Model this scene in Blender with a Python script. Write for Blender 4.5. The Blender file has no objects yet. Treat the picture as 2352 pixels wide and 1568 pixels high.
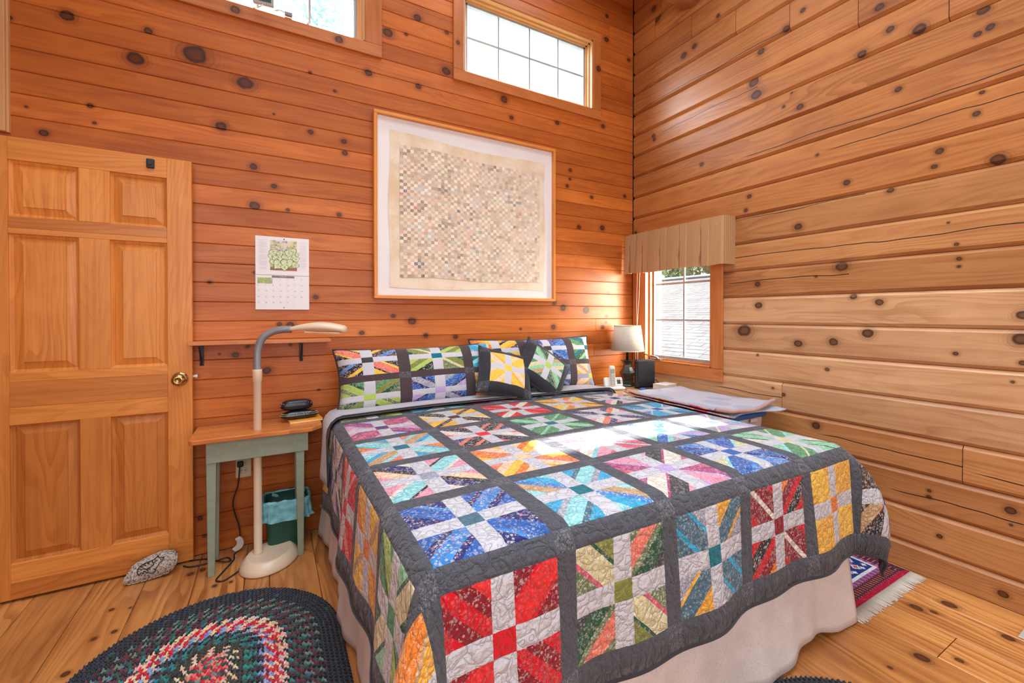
import bpy, bmesh, math, random
from mathutils import Vector, Matrix, noise
random.seed(7)
PI = math.pi
scene = bpy.context.scene
COL = scene.collection

# ---------------------------------------------------------------- camera
cam_d = bpy.data.cameras.new('camera')
cam = bpy.data.objects.new('camera', cam_d)
COL.objects.link(cam)
cam_d.sensor_width = 36.0
cam_d.lens = 990.713 / 2352 * 36.0
cam_d.shift_y = -(784 - 729.1) / 2352
cam_d.clip_start = 0.02
cam_d.clip_end = 200
cam.location = (-2.691, -2.707, 1.235)
cam.rotation_euler = (math.radians(90 - 0.426), 0, -math.radians(29.183))
scene.camera = cam

# ---------------------------------------------------------------- world, sun, area lights, exposure
scene.view_settings.view_transform = 'Standard'
scene.view_settings.look = 'None'
scene.view_settings.exposure = 0.13
scene.view_settings.gamma = 1.0
scene.view_settings.use_curve_mapping = False
world = bpy.data.worlds.new('world')
scene.world = world
world.use_nodes = True
wn = world.node_tree
wn.nodes['Background'].inputs[0].default_value = (0.86, 0.94, 1.0, 1)
wn.nodes['Background'].inputs[1].default_value = 1.35

def light(kind, name, loc, direction, energy, color=(1, 1, 1), size=None, size_y=None, angle=None, spread=None):
    d = bpy.data.lights.new(name, kind)
    d.energy = energy
    d.color = color
    if kind == 'AREA':
        d.shape = 'RECTANGLE'
        d.size = size
        d.size_y = size_y
        if spread:
            d.spread = spread
    if angle is not None:
        d.angle = angle
    o = bpy.data.objects.new(name, d)
    COL.objects.link(o)
    o.location = loc
    o.rotation_euler = Vector(direction).to_track_quat('-Z', 'Y').to_euler()
    return o

light('SUN', 'sun', (0, 3, 8), (-0.285, -1.36, -2.42), 32.0, (1.0, 0.985, 0.96), angle=0.02)
light('AREA', 'daylight_front_windows', (-2.0, -5.0, 1.9), (0.05, 1, -0.03), 68, (0.92, 0.97, 1.0), 3.4, 2.4)
light('AREA', 'daylight_left_window', (-3.75, -3.4, 1.9), (1, 0.25, -0.05), 32, (0.92, 0.97, 1.0), 1.6, 1.8)
light('AREA', 'overhead_fill', (-1.9, -1.7, 4.15), (0, 0, -1), 86, (0.76, 0.90, 1.0), 2.8, 2.8, spread=2.1)  # added fill from above to brighten the bed top; no real fixture
light('AREA', 'daylight_side_window', (0.85, -1.15, 1.45), (-0.8, 0.72, -0.05), 120, (1.0, 0.95, 0.78), 0.9, 1.1)
light('AREA', 'daylight_clerestory_window', (-1.0, 0.45, 3.35), (-0.1, -0.8, -0.9), 72, (0.66, 0.85, 1.0), 1.3, 0.6)

# ---------------------------------------------------------------- helpers: objects
def tag(o, label=None, cat=None, group=None, kind=None):
    if label: o['label'] = label
    if cat: o['category'] = cat
    if group: o['group'] = group
    if kind: o['kind'] = kind
    return o

def empty(name, loc=(0, 0, 0), rot=(0, 0, 0)):
    o = bpy.data.objects.new(name, None)
    o.empty_display_size = 0.05
    COL.objects.link(o)
    o.location = loc
    o.rotation_euler = rot
    return o

def link(name, me, mat=None, parent=None, loc=None, rot=None):
    o = bpy.data.objects.new(name, me)
    COL.objects.link(o)
    if mat is not None and len(me.materials) == 0:
        me.materials.append(mat)
    if parent is not None: o.parent = parent
    if loc is not None: o.location = loc
    if rot is not None: o.rotation_euler = rot
    return o

def smooth(me, on=True):
    me.polygons.foreach_set('use_smooth', [on] * len(me.polygons))

def mesh(name, verts, faces, sm=False):
    me = bpy.data.meshes.new(name)
    me.from_pydata([tuple(v) for v in verts], [], faces)
    me.update()
    if sm: smooth(me)
    return me

class MB:
    """collects primitive shapes into one mesh"""
    def __init__(s):
        s.v = []; s.f = []; s.sm = []
    def add(s, verts, faces, sm=False):
        n = len(s.v)
        s.v += [tuple(v) for v in verts]
        s.f += [tuple(i + n for i in f) for f in faces]
        s.sm += [sm] * len(faces)
        return s
    def box(s, x0, x1, y0, y1, z0, z1, c=0.0, M=None):
        """box with chamfered edges of size c"""
        if x1 < x0: x0, x1 = x1, x0
        if y1 < y0: y0, y1 = y1, y0
        if z1 < z0: z0, z1 = z1, z0
        if c <= 0:
            V = [(x, y, z) for x in (x0, x1) for y in (y0, y1) for z in (z0, z1)]
            F = [(0, 1, 3, 2), (4, 6, 7, 5), (0, 4, 5, 1), (2, 3, 7, 6), (0, 2, 6, 4), (1, 5, 7, 3)]
            if M: V = [M @ Vector(v) for v in V]
            return s.add(V, F)
        bm = bmesh.new()
        bmesh.ops.create_cube(bm, size=1.0)
        for v in bm.verts:
            v.co = Vector(((x0 + x1) / 2 + v.co.x * (x1 - x0), (y0 + y1) / 2 + v.co.y * (y1 - y0), (z0 + z1) / 2 + v.co.z * (z1 - z0)))
        bmesh.ops.bevel(bm, geom=list(bm.edges), offset=c, segments=1, affect='EDGES')
        if M: bmesh.ops.transform(bm, matrix=M, verts=bm.verts)
        return s.bm(bm)
    def bm(s, bm, sm=False):
        bm.verts.index_update()
        s.add([v.co.copy() for v in bm.verts], [[v.index for v in f.verts] for f in bm.faces], sm)
        bm.free()
        return s
    def prism(s, pts, axis, a0, a1, sm=False):
        """polygon pts (2d) extruded along axis x, y or z from a0 to a1"""
        def P(p, a):
            return {'x': (a, p[0], p[1]), 'y': (p[0], a, p[1]), 'z': (p[0], p[1], a)}[axis]
        n = len(pts)
        V = [P(p, a0) for p in pts] + [P(p, a1) for p in pts]
        F = [tuple(range(n))[::-1], tuple(range(n, 2 * n))] + [(i, (i + 1) % n, n + (i + 1) % n, n + i) for i in range(n)]
        return s.add(V, F, sm)
    def tube(s, path, r, n=10, caps=True, sm=True):
        """round tube along a path; r a number or a list"""
        path = [Vector(p) for p in path]
        R = r if isinstance(r, (list, tuple)) else [r] * len(path)
        up = Vector((0, 0, 1))
        V = []; prev = None
        for i, p in enumerate(path):
            t = (path[min(i + 1, len(path) - 1)] - path[max(i - 1, 0)])
            t = t.normalized() if t.length > 1e-9 else Vector((0, 0, 1))
            if prev is None:
                a = t.cross(up)
                if a.length < 1e-3: a = t.cross(Vector((1, 0, 0)))
            else:
                a = prev - t * prev.dot(t)
            a.normalize(); prev = a
            b = t.cross(a)
            V += [p + (a * math.cos(2 * PI * k / n) + b * math.sin(2 * PI * k / n)) * R[i] for k in range(n)]
        F = []
        for i in range(len(path) - 1):
            F += [(i * n + k, i * n + (k + 1) % n, (i + 1) * n + (k + 1) % n, (i + 1) * n + k) for k in range(n)]
        if caps:
            F += [tuple(range(n))[::-1], tuple((len(path) - 1) * n + k for k in range(n))]
        return s.add(V, F, sm)
    def lathe(s, prof, c=(0, 0, 0), n=32, sm=True, sx=1, sy=1, cap=True, rot=0.0):
        """profile [(r, z)] turned about z"""
        V = []
        for r, z in prof:
            V += [(c[0] + sx * r * math.cos(2 * PI * k / n + rot), c[1] + sy * r * math.sin(2 * PI * k / n + rot), c[2] + z) for k in range(n)]
        F = []
        for i in range(len(prof) - 1):
            F += [(i * n + k, i * n + (k + 1) % n, (i + 1) * n + (k + 1) % n, (i + 1) * n + k) for k in range(n)]
        if cap:
            F += [tuple(range(n))[::-1], tuple((len(prof) - 1) * n + k for k in range(n))]
        return s.add(V, F, sm)
    def grid(s, fn, nu, nv, sm=True, flip=False):
        V = [fn(i / nu, j / nv) for j in range(nv + 1) for i in range(nu + 1)]
        F = []
        for j in range(nv):
            for i in range(nu):
                a = j * (nu + 1) + i
                q = (a, a + 1, a + nu + 2, a + nu + 1)
                F.append(q[::-1] if flip else q)
        return s.add(V, F, sm)
    def mesh(s, name):
        me = bpy.data.meshes.new(name)
        me.from_pydata(s.v, [], s.f)
        me.polygons.foreach_set('use_smooth', s.sm)
        me.update()
        return me
    def obj(s, name, mat, parent=None, loc=None, rot=None):
        return link(name, s.mesh(name), mat, parent, loc, rot)

def bezier(pts, n=12):
    """Catmull-Rom through points"""
    P = [Vector(p) for p in pts]
    P = [P[0] * 2 - P[1]] + P + [P[-1] * 2 - P[-2]]
    out = []
    for i in range(1, len(P) - 2):
        for k in range(n):
            t = k / n
            out.append(0.5 * ((2 * P[i]) + (-P[i - 1] + P[i + 1]) * t + (2 * P[i - 1] - 5 * P[i] + 4 * P[i + 1] - P[i + 2]) * t * t + (-P[i - 1] + 3 * P[i] - 3 * P[i + 1] + P[i + 2]) * t ** 3))
    out.append(P[-2])
    return out

def face_colors(me, name, cols):
    a = me.attributes.new(name, 'FLOAT_COLOR', 'FACE')
    flat = []
    for c in cols:
        flat += [c[0], c[1], c[2], c[3] if len(c) > 3 else 1.0]
    a.data.foreach_set('color', flat)

def srgb(r, g, b):
    def f(v):
        v /= 255
        return v / 12.92 if v <= 0.04045 else ((v + 0.055) / 1.055) ** 2.4
    return (f(r), f(g), f(b))

# ---------------------------------------------------------------- helpers: materials
class NT:
    def __init__(s, name):
        s.m = bpy.data.materials.new(name)
        s.m.use_nodes = True
        s.t = s.m.node_tree
        s.p = s.t.nodes['Principled BSDF']
    def n(s, typ, **kw):
        nd = s.t.nodes.new(typ)
        for k, v in kw.items():
            setattr(nd, k, v)
        return nd
    def put(s, sock, v):
        if hasattr(v, 'is_output'):
            s.t.links.new(v, sock)
        elif v is not None:
            if isinstance(v, (tuple, list)) and len(v) == 3 and sock.type == 'RGBA':
                v = (*v, 1)
            sock.default_value = v
    def m_(s, op, a, b=None, c=None, clamp=False):
        nd = s.n('ShaderNodeMath', operation=op, use_clamp=clamp)
        s.put(nd.inputs[0], a)
        if b is not None: s.put(nd.inputs[1], b)
        if c is not None: s.put(nd.inputs[2], c)
        return nd.outputs[0]
    def v_(s, op, a, b=None, sc=None):
        nd = s.n('ShaderNodeVectorMath', operation=op)
        s.put(nd.inputs[0], a)
        if b is not None: s.put(nd.inputs[1], b)
        if sc is not None: s.put(nd.inputs['Scale'], sc)
        return nd.outputs['Value'] if op in ('LENGTH', 'DOT_PRODUCT', 'DISTANCE') else nd.outputs[0]
    def mix(s, f, a, b, mode='MIX'):
        nd = s.n('ShaderNodeMix', data_type='RGBA', blend_type=mode)
        s.put(nd.inputs[0], f); s.put(nd.inputs[6], a); s.put(nd.inputs[7], b)
        return nd.outputs[2]
    def ramp(s, f, a, b, c=0.0, d=1.0, smooth=True):
        nd = s.n('ShaderNodeMapRange', interpolation_type='SMOOTHSTEP' if smooth else 'LINEAR')
        s.put(nd.inputs[0], f); s.put(nd.inputs[1], a); s.put(nd.inputs[2], b); s.put(nd.inputs[3], c); s.put(nd.inputs[4], d)
        return nd.outputs[0]
    def sep(s, v):
        nd = s.n('ShaderNodeSeparateXYZ'); s.put(nd.inputs[0], v)
        return nd.outputs
    def comb(s, x, y, z):
        nd = s.n('ShaderNodeCombineXYZ')
        s.put(nd.inputs[0], x); s.put(nd.inputs[1], y); s.put(nd.inputs[2], z)
        return nd.outputs[0]
    def noise(s, v, scale, detail=2, rough=0.5, dist=0.0, color=False):
        nd = s.n('ShaderNodeTexNoise')
        s.put(nd.inputs['Vector'], v)
        nd.inputs['Scale'].default_value = scale
        nd.inputs['Detail'].default_value = detail
        nd.inputs['Roughness'].default_value = rough
        nd.inputs['Distortion'].default_value = dist
        return nd.outputs[1 if color else 0]
    def vor(s, v, scale, rnd=1.0, out='Distance', feature='F1'):
        nd = s.n('ShaderNodeTexVoronoi', feature=feature)
        s.put(nd.inputs['Vector'], v)
        nd.inputs['Scale'].default_value = scale
        nd.inputs['Randomness'].default_value = rnd
        return nd.outputs[out]
    def attr(s, name, typ='OBJECT', out='Vector'):
        nd = s.n('ShaderNodeAttribute', attribute_type=typ, attribute_name=name)
        return nd.outputs[out]
    def coord(s, out='Object'):
        return s.n('ShaderNodeTexCoord').outputs[out]
    def bump(s, h, strength=0.3, dist=0.01, normal=None):
        nd = s.n('ShaderNodeBump')
        nd.inputs['Strength'].default_value = strength
        nd.inputs['Distance'].default_value = dist
        s.put(nd.inputs['Height'], h)
        if normal is not None: s.put(nd.inputs['Normal'], normal)
        s.t.links.new(nd.outputs[0], s.p.inputs['Normal'])
        return nd.outputs[0]
    def out(s, color=None, rough=None, spec=None, metal=None, sheen=None, coat=None):
        if color is not None: s.put(s.p.inputs['Base Color'], color)
        if rough is not None: s.put(s.p.inputs['Roughness'], rough)
        if spec is not None: s.put(s.p.inputs['Specular IOR Level'], spec)
        if metal is not None: s.put(s.p.inputs['Metallic'], metal)
        if sheen is not None: s.put(s.p.inputs['Sheen Weight'], sheen)
        if coat is not None:
            s.put(s.p.inputs['Coat Weight'], coat)
            s.p.inputs['Coat Roughness'].default_value = 0.25
        return s.m

def wood(name, light_c, dark_c, knots=0, grain=1.0, rough=0.36, knot_c=(0.045, 0.02, 0.012), stain=0.35, line=0.55, spec=0.5, crack=False, sx=1.0):
    """planked pine: grain along local x, width along local y; knots k0.. and crack given per plank as (x, y, radius)"""
    N = NT(name)
    P = N.coord('Object')
    X, Y, Z = N.sep(P)
    seed = N.attr('seed', out='Fac')
    sv = N.comb(N.m_('MULTIPLY', seed, 17.3), N.m_('MULTIPLY', seed, 5.7), N.m_('MULTIPLY', seed, 3.1))
    yy = Y
    mask = None; halo = None; ring = None
    wob = N.noise(N.v_('ADD', P, sv), 28, 1)
    for i in range(knots):
        k = N.attr('k%d' % i)
        kx, ky, kr = N.sep(k)
        r = N.m_('MAXIMUM', kr, 0.0001)
        dx = N.m_('DIVIDE', N.m_('MULTIPLY', N.m_('SUBTRACT', X, kx), 0.86), r)
        dy = N.m_('DIVIDE', N.m_('SUBTRACT', Y, ky), r)
        d = N.m_('SQRT', N.m_('ADD', N.m_('MULTIPLY', dx, dx), N.m_('MULTIPLY', dy, dy)))
        d = N.m_('ADD', d, N.m_('MULTIPLY', N.m_('SUBTRACT', wob, 0.5), 0.55))
        # grain flows round the knot
        dl = N.m_('ADD', N.m_('MULTIPLY', N.m_('MULTIPLY', dx, dx), 0.16), N.m_('MULTIPLY', N.m_('MULTIPLY', dy, dy), 0.30))
        w = N.m_('POWER', 2.718, N.m_('MULTIPLY', dl, -1.0))
        yy = N.m_('SUBTRACT', yy, N.m_('MULTIPLY', N.m_('MULTIPLY', w, 0.72), N.m_('SUBTRACT', Y, ky)))
        mask = d if mask is None else N.m_('MINIMUM', mask, d)
    # growth lines
    q = N.comb(N.m_('MULTIPLY', X, 0.55 * sx), N.m_('MULTIPLY', yy, 3.2), 0.0)
    q = N.v_('ADD', q, sv)
    broad = N.noise(q, 1.7, 2, 0.45)
    fine = N.noise(N.v_('ADD', N.comb(N.m_('MULTIPLY', X, 5.0 * sx), N.m_('MULTIPLY', yy, 150.0 * grain), Z), sv), 1.0, 3, 0.6)
    g = N.m_('ADD', N.m_('MULTIPLY', yy, 26.0 * grain), N.m_('MULTIPLY', broad, 13.0 * grain))
    fr = N.m_('FRACT', g)
    ln = N.m_('MULTIPLY', N.ramp(fr, 0.25, 0.93), N.ramp(fr, 0.93, 1.0, 1.0, 0.0))
    amt = N.ramp(N.noise(N.v_('ADD', P, sv), 2.2, 1), 0.3, 0.75, 0.25, 1.0)
    f = N.m_('ADD', N.m_('MULTIPLY', N.m_('MULTIPLY', ln, amt), line), N.m_('MULTIPLY', N.m_('SUBTRACT', fine, 0.5), 0.75), clamp=True)
    tint = N.attr('tint', out='Fac')
    base = N.mix(f, light_c, dark_c)
    streak = N.noise(N.v_('ADD', N.comb(N.m_('MULTIPLY', X, 1.1 * sx), N.m_('MULTIPLY', yy, 34.0 * grain), 0.0), sv), 1.0, 3, 0.55)
    base = N.mix(N.ramp(streak, 0.42, 0.72, 0.0, 0.42), base, tuple(0.5 * a + 0.5 * b for a, b in zip(dark_c, (dark_c[0] * 0.8, dark_c[1] * 0.7, dark_c[2] * 0.6))))
    hand = N.noise(N.v_('ADD', P, sv), 3.3, 3, 0.6)
    base = N.mix(N.ramp(hand, 0.5, 0.75, 0.0, 0.30), base, tuple(min(1.0, c * 1.25 + 0.02) for c in light_c))
    blot = N.noise(N.v_('ADD', N.comb(N.m_('MULTIPLY', X, 1.2), N.m_('MULTIPLY', Y, 5.0), 0), sv), 2.0, 2)
    base = N.mix(N.m_('MULTIPLY', N.ramp(blot, 0.35, 0.75), stain), base, tuple(c * k for c, k in zip(dark_c, (0.95, 0.85, 0.8))))
    if knots:
        m1 = N.ramp(mask, 0.9, 1.1, 1.0, 0.0)
        m2 = N.ramp(mask, 0.9, 2.3, 0.5, 0.0)
        rings = N.m_('MULTIPLY', N.m_('SINE', N.m_('MULTIPLY', mask, 13.0)), N.ramp(mask, 1.0, 3.2, 0.30, 0.0))
        base = N.mix(m2, base, tuple(c * 0.55 for c in dark_c))
        base = N.mix(N.m_('MAXIMUM', rings, 0.0), base, tuple(c * 0.35 for c in dark_c))
        kc = N.mix(N.ramp(mask, 0.35, 0.95), tuple(0.35 * a + 0.65 * b for a, b in zip(dark_c, knot_c)), knot_c)
        kc = N.mix(N.ramp(N.m_('SINE', N.m_('MULTIPLY', mask, 16.0)), 0.2, 1.0, 0, 0.45), kc, tuple(c * 0.35 for c in dark_c))
        base = N.mix(m1, base, kc)
    hgt = N.m_('ADD', N.m_('MULTIPLY', fine, 0.4), N.m_('MULTIPLY', ln, -0.25))
    if crack:
        for nm in ('crack',):
            ck = N.attr(nm)  # x0, x1, y
            x0, x1, cy = N.sep(ck)
            wig = N.m_('MULTIPLY', N.m_('SUBTRACT', N.noise(N.v_('ADD', N.comb(X, 0, 0), sv), 3.0, 2), 0.5), 0.045)
            dd = N.m_('ABSOLUTE', N.m_('SUBTRACT', N.m_('SUBTRACT', Y, cy), wig))
            on = N.m_('MULTIPLY', N.m_('GREATER_THAN', X, x0), N.m_('LESS_THAN', X, x1))
            wd = N.m_('MULTIPLY', N.m_('MINIMUM', N.m_('MULTIPLY', N.m_('SUBTRACT', X, x0), 0.03), 0.0022), 1.0)
            cm = N.m_('MULTIPLY', on, N.m_('LESS_THAN', dd, wd))
            base = N.mix(cm, base, (0.03, 0.012, 0.006))
            hgt = N.m_('SUBTRACT', hgt, N.m_('MULTIPLY', cm, 3.0))
    base = N.mix(1.0, base, N.comb(N.m_('ADD', 1.0, tint), N.m_('ADD', 1.0, N.m_('MULTIPLY', tint, 1.25)), N.m_('ADD', 1.0, N.m_('MULTIPLY', tint, 1.4))), 'MULTIPLY')
    N.bump(hgt, 0.18, 0.004)
    rg = N.m_('ADD', rough, N.m_('MULTIPLY', N.m_('SUBTRACT', blot, 0.5), 0.25))
    return N.out(base, rg, spec)

def plain(name, color, rough=0.5, spec=0.5, metal=0.0, var=0.06, scale=6.0, bump=0.0, bscale=80.0, sheen=None, coat=None):
    """one colour with slight variation and fine relief"""
    N = NT(name)
    P = N.coord('Object')
    nz = N.noise(P, scale, 3)
    c2 = tuple(min(1.0, c * (1 + var * 2)) for c in color)
    c1 = tuple(c * (1 - var * 2) for c in color)
    col = N.mix(N.ramp(nz, 0.3, 0.7), c1, c2)
    if bump > 0:
        N.bump(N.noise(P, bscale, 3), bump, 0.004)
    return N.out(col, rough, spec, metal, sheen, coat)

def fabric(name, color, var=0.1, weave=900.0, bump=0.25, speck=None, speck_c=None, wrinkle=0.0):
    N = NT(name)
    P = N.coord('Object')
    nz = N.noise(P, 14.0, 3)
    th = N.noise(P, weave, 2)
    c = N.mix(N.ramp(nz, 0.3, 0.7), tuple(k * (1 - var) for k in color), tuple(min(1, k * (1 + var)) for k in color))
    c = N.mix(N.ramp(th, 0.35, 0.7, 0.0, 0.35), c, tuple(k * 0.72 for k in color))
    if speck:
        sp = N.noise(N.v_('MULTIPLY', P, (1, 1, 1)), speck, 2)
        c = N.mix(N.ramp(sp, 0.56, 0.66, 0, 0.55), c, speck_c)
    h = N.m_('MULTIPLY', th, 0.3)
    if wrinkle:
        h = N.m_('ADD', h, N.m_('MULTIPLY', N.noise(P, 9.0, 3, 0.55, 0.6), wrinkle))
    N.bump(h, bump, 0.01)
    return N.out(c, 0.9, 0.15, sheen=0.2)
# ---------------------------------------------------------------- materials of the room
M_back = wood('pine_boards_orange', (0.61, 0.170, 0.030), (0.35, 0.070, 0.011), knots=7, rough=0.38, stain=0.35, spec=0.35, line=0.45)
M_right = wood('pine_logs_tan', (0.49, 0.182, 0.048), (0.28, 0.078, 0.018), knots=7, rough=0.44, stain=0.35, crack=True, line=0.6, spec=0.35)
M_mid = wood('pine_logs_mid', (0.53, 0.235, 0.083), (0.32, 0.110, 0.032), knots=7, rough=0.42, stain=0.35, crack=True, line=0.6, spec=0.35)
M_pale = wood('pine_logs_pale', (0.64, 0.360, 0.180), (0.41, 0.180, 0.068), knots=7, rough=0.38, stain=0.3, crack=True, line=0.55, spec=0.4)
M_floor = wood('pine_floor_boards', (0.66, 0.285, 0.082), (0.27, 0.075, 0.018), knots=6, rough=0.30, stain=0.4, line=0.85, grain=0.8)
M_trim = wood('pine_trim', (0.58, 0.190, 0.048), (0.40, 0.105, 0.024), knots=2, rough=0.36, stain=0.2)
M_jamb = wood('pale_pine_jamb', (0.66, 0.36, 0.15), (0.5, 0.24, 0.09), rough=0.4, stain=0.15)
M_door = wood('fir_door', (0.74, 0.275, 0.058), (0.50, 0.140, 0.024), rough=0.36, stain=0.15, line=0.55, grain=1.3, spec=0.4)
M_gap = plain('dark_gap', (0.03, 0.014, 0.008), 0.9)
M_ceil = plain('ceiling_boards', (0.50, 0.42, 0.34), 0.6, var=0.02)
M_metal = plain('window_grey_metal', (0.34, 0.35, 0.37), 0.45)
M_white = plain('white_vinyl', (0.80, 0.82, 0.84), 0.35, var=0.02)
M_black = plain('black_iron', (0.012, 0.012, 0.013), 0.4)

def glass_mat():
    N = NT('window_glass')
    t = N.n('ShaderNodeBsdfTransparent')
    g = N.n('ShaderNodeBsdfGlossy')
    g.inputs['Roughness'].default_value = 0.02
    mx = N.n('ShaderNodeMixShader')
    mx.inputs[0].default_value = 0.05
    N.t.links.new(t.outputs[0], mx.inputs[1])
    N.t.links.new(g.outputs[0], mx.inputs[2])
    N.t.links.new(mx.outputs[0], N.t.nodes['Material Output'].inputs['Surface'])
    return N.m
M_glass = glass_mat()

# ---------------------------------------------------------------- planks
def knots_of(s):
    return [tuple(float(a) for a in t.split(',')) for t in s.split()]

BK='-3.496,2.592,0.026 -3.208,2.615,0.018 -3.259,2.467,0.034 -3.022,2.555,0.052 -2.807,2.468,0.037 -3.629,2.149,0.006 -3.420,2.202,0.012 -3.406,2.126,0.008 -3.575,2.045,0.016 -2.915,2.214,0.026 -2.492,2.272,0.016 -2.313,2.252,0.017 -2.308,2.187,0.017 -2.771,2.030,0.019 -2.675,1.939,0.015 -2.766,1.818,0.025 -2.608,1.816,0.009 -2.340,1.819,0.014 -2.674,2.332,0.006 -2.493,2.609,0.009 -2.362,2.536,0.009 -1.869,3.125,0.025 -2.056,2.972,0.031 -1.942,2.997,0.011 -1.673,3.093,0.014 -1.676,2.837,0.029 -2.173,2.694,0.022 -1.864,2.692,0.019 -1.243,2.759,0.028 -1.183,2.643,0.016 -0.785,2.692,0.018 -0.333,2.761,0.019 -0.298,3.472,0.024 -0.293,3.664,0.016 -0.053,3.376,0.016 -0.661,2.352,0.014 -0.665,2.284,0.011 -0.690,2.226,0.014 -0.095,2.225,0.016 -0.341,1.938,0.023 -0.576,1.922,0.018 -0.449,2.171,0.015 -2.468,1.334,0.014 -2.597,1.171,0.024 -2.651,1.181,0.013 -2.215,1.124,0.015 -2.968,1.401,0.010 -2.769,1.460,0.008 -0.811,1.323,0.021 -0.726,1.288,0.028 -0.505,1.269,0.033 -0.293,1.220,0.015 -0.334,1.131,0.019 -0.297,1.170,0.012 -0.548,1.034,0.022 -0.819,1.138,0.021 -0.275,1.413,0.012 -1.818,1.099,0.016 -1.613,1.085,0.017 -1.107,1.130,0.010 -2.027,1.226,0.013 -1.909,1.193,0.027 -2.908,1.123,0.010 -2.856,1.020,0.016 -2.801,1.062,0.010 -2.927,1.028,0.006 -2.597,1.066,0.009 -2.712,0.928,0.021 -2.453,0.801,0.007 -3.012,0.188,0.012 -2.994,0.094,0.010 -3.680,2.523,0.012 -2.526,0.720,0.011'
RK='-0.224,3.687,0.024 -0.256,3.591,0.040 -0.606,3.182,0.021 -0.515,3.163,0.025 -0.794,3.289,0.013 -1.338,2.992,0.015 -1.246,2.939,0.021 -1.699,2.788,0.020 -1.742,2.650,0.018 -1.854,2.590,0.026 -1.626,2.590,0.021 -1.465,2.663,0.009 -1.095,2.885,0.022 -1.065,2.628,0.033 -1.048,2.716,0.033 -1.278,2.544,0.007 -1.233,2.481,0.010 -1.326,2.442,0.019 -2.064,2.550,0.022 -2.086,2.464,0.016 -2.048,2.455,0.013 -1.776,2.339,0.015 -2.063,2.196,0.011 -2.046,2.110,0.014 -1.417,2.133,0.009 -1.928,1.987,0.017 -1.910,1.920,0.012 -1.944,1.927,0.007 -2.112,1.891,0.025 -1.559,1.940,0.017 -1.589,1.891,0.008 -1.748,1.852,0.015 -1.022,1.994,0.016 -0.999,1.909,0.014 -1.959,1.652,0.006 -1.318,1.748,0.023 -1.986,1.550,0.009 -1.995,1.484,0.009 -1.995,1.449,0.008 -1.539,1.493,0.029 -1.414,1.449,0.007 -1.079,1.425,0.018 -1.706,1.296,0.019 -1.594,1.329,0.016 -1.085,1.292,0.024 -2.184,1.231,0.021 -0.991,1.129,0.044 -1.323,1.064,0.023 -1.502,1.084,0.023 -1.658,1.138,0.025 -2.007,1.124,0.005 -1.986,1.058,0.011 -2.181,1.133,0.027 -2.185,1.036,0.012 -1.473,0.930,0.011 -1.177,0.782,0.008 -1.239,0.752,0.012 -1.418,0.606,0.022 -1.900,0.408,0.009 -1.900,0.379,0.010 -2.156,0.416,0.017 -2.157,0.357,0.006 -1.937,0.211,0.012 -1.750,0.081,0.008 -2.135,0.055,0.017 -1.081,0.978,0.008 -2.158,0.954,0.007 -0.223,2.670,0.016 -0.232,2.639,0.015 -0.670,2.307,0.016 -0.031,1.922,0.016'
FK='-0.321,-1.959,0.018 -0.295,-2.005,0.010 -0.175,-2.019,0.021 -0.237,-2.200,0.016 -0.650,-2.079,0.018 -0.549,-2.149,0.011 -0.805,-2.043,0.007 -3.031,-0.177,0.012 -2.985,-0.163,0.012 -2.920,-0.341,0.010 -2.858,-0.343,0.008 -3.312,-0.674,0.012 -3.278,-0.323,0.009 -3.212,-0.345,0.006 -3.229,-0.492,0.009 -3.285,-0.505,0.009 -3.085,-0.708,0.011 -3.470,0.100,0.015'
CR= [(-0.853, 1.604, -2.185, 1.612), (-0.853, 1.453, -1.574, 1.443), (-1.416, 0.566, -2.01, 0.548), (-2.034, 0.536, -2.191, 0.546), (-0.774, 0.725, -1.231, 0.735), (-1.729, 0.388, -2.192, 0.357), (-0.259, 2.726, -1.074, 2.619), (-0.899, 1.91, -1.64, 1.804), (-1.446, 2.162, -2.182, 2.123), (-0.076, 3.164, -1.663, 2.713), (-0.959, 2.226, -2.181, 2.288)]
ZB0, PITCHB, ZR0, PITCHR = 2.90372, 0.10024, 3.78652, 0.17427

plank_meshes = {}
def plank_mesh(L, w, t, c, ct, mat):
    """plank along x from 0 to L, width w about y, thickness t towards +z, bevels c wide and ct deep"""
    key = (round(L, 3), round(w, 4), t, c, ct, mat.name)
    if key in plank_meshes: return plank_meshes[key]
    pr = [(-w / 2, 0), (-w / 2, t - ct), (-w / 2 + c, t), (w / 2 - c, t), (w / 2, t - ct), (w / 2, 0)]
    V = [(0.0015, y, z) for y, z in pr] + [(L - 0.0015, y, z) for y, z in pr]
    n = 6
    F = [tuple(range(n)), tuple(range(n, 2 * n))[::-1]] + [(i, n + i, n + (i + 1) % n, (i + 1) % n) for i in range(n)]
    me = mesh('plank', V, F)
    bm = bmesh.new(); bm.from_mesh(me)
    bmesh.ops.recalc_face_normals(bm, faces=bm.faces)
    bm.to_mesh(me); bm.free()
    plank_meshes[key] = me
    return me

def plank(wall, mat, origin, rot, L, w, t, c, ct, knots=(), tint=None, seed=None, crack=None, name='plank'):
    o = bpy.data.objects.new(name, plank_mesh(L, w, t, c, ct, mat))
    COL.objects.link(o)
    if len(o.data.materials) == 0: o.data.materials.append(mat)
    o.parent = wall
    o.location = origin
    o.rotation_euler = rot
    for i, k in enumerate(sorted(knots, key=lambda q: -q[2])[:7]):
        o['k%d' % i] = [float(k[0]), float(k[1]), float(k[2])]
    o['seed'] = float(seed if seed is not None else random.uniform(0, 9))
    o['tint'] = float(tint if tint is not None else random.uniform(-0.13, 0.10))
    if crack: o['crack'] = [float(a) for a in crack]
    return o

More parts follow.
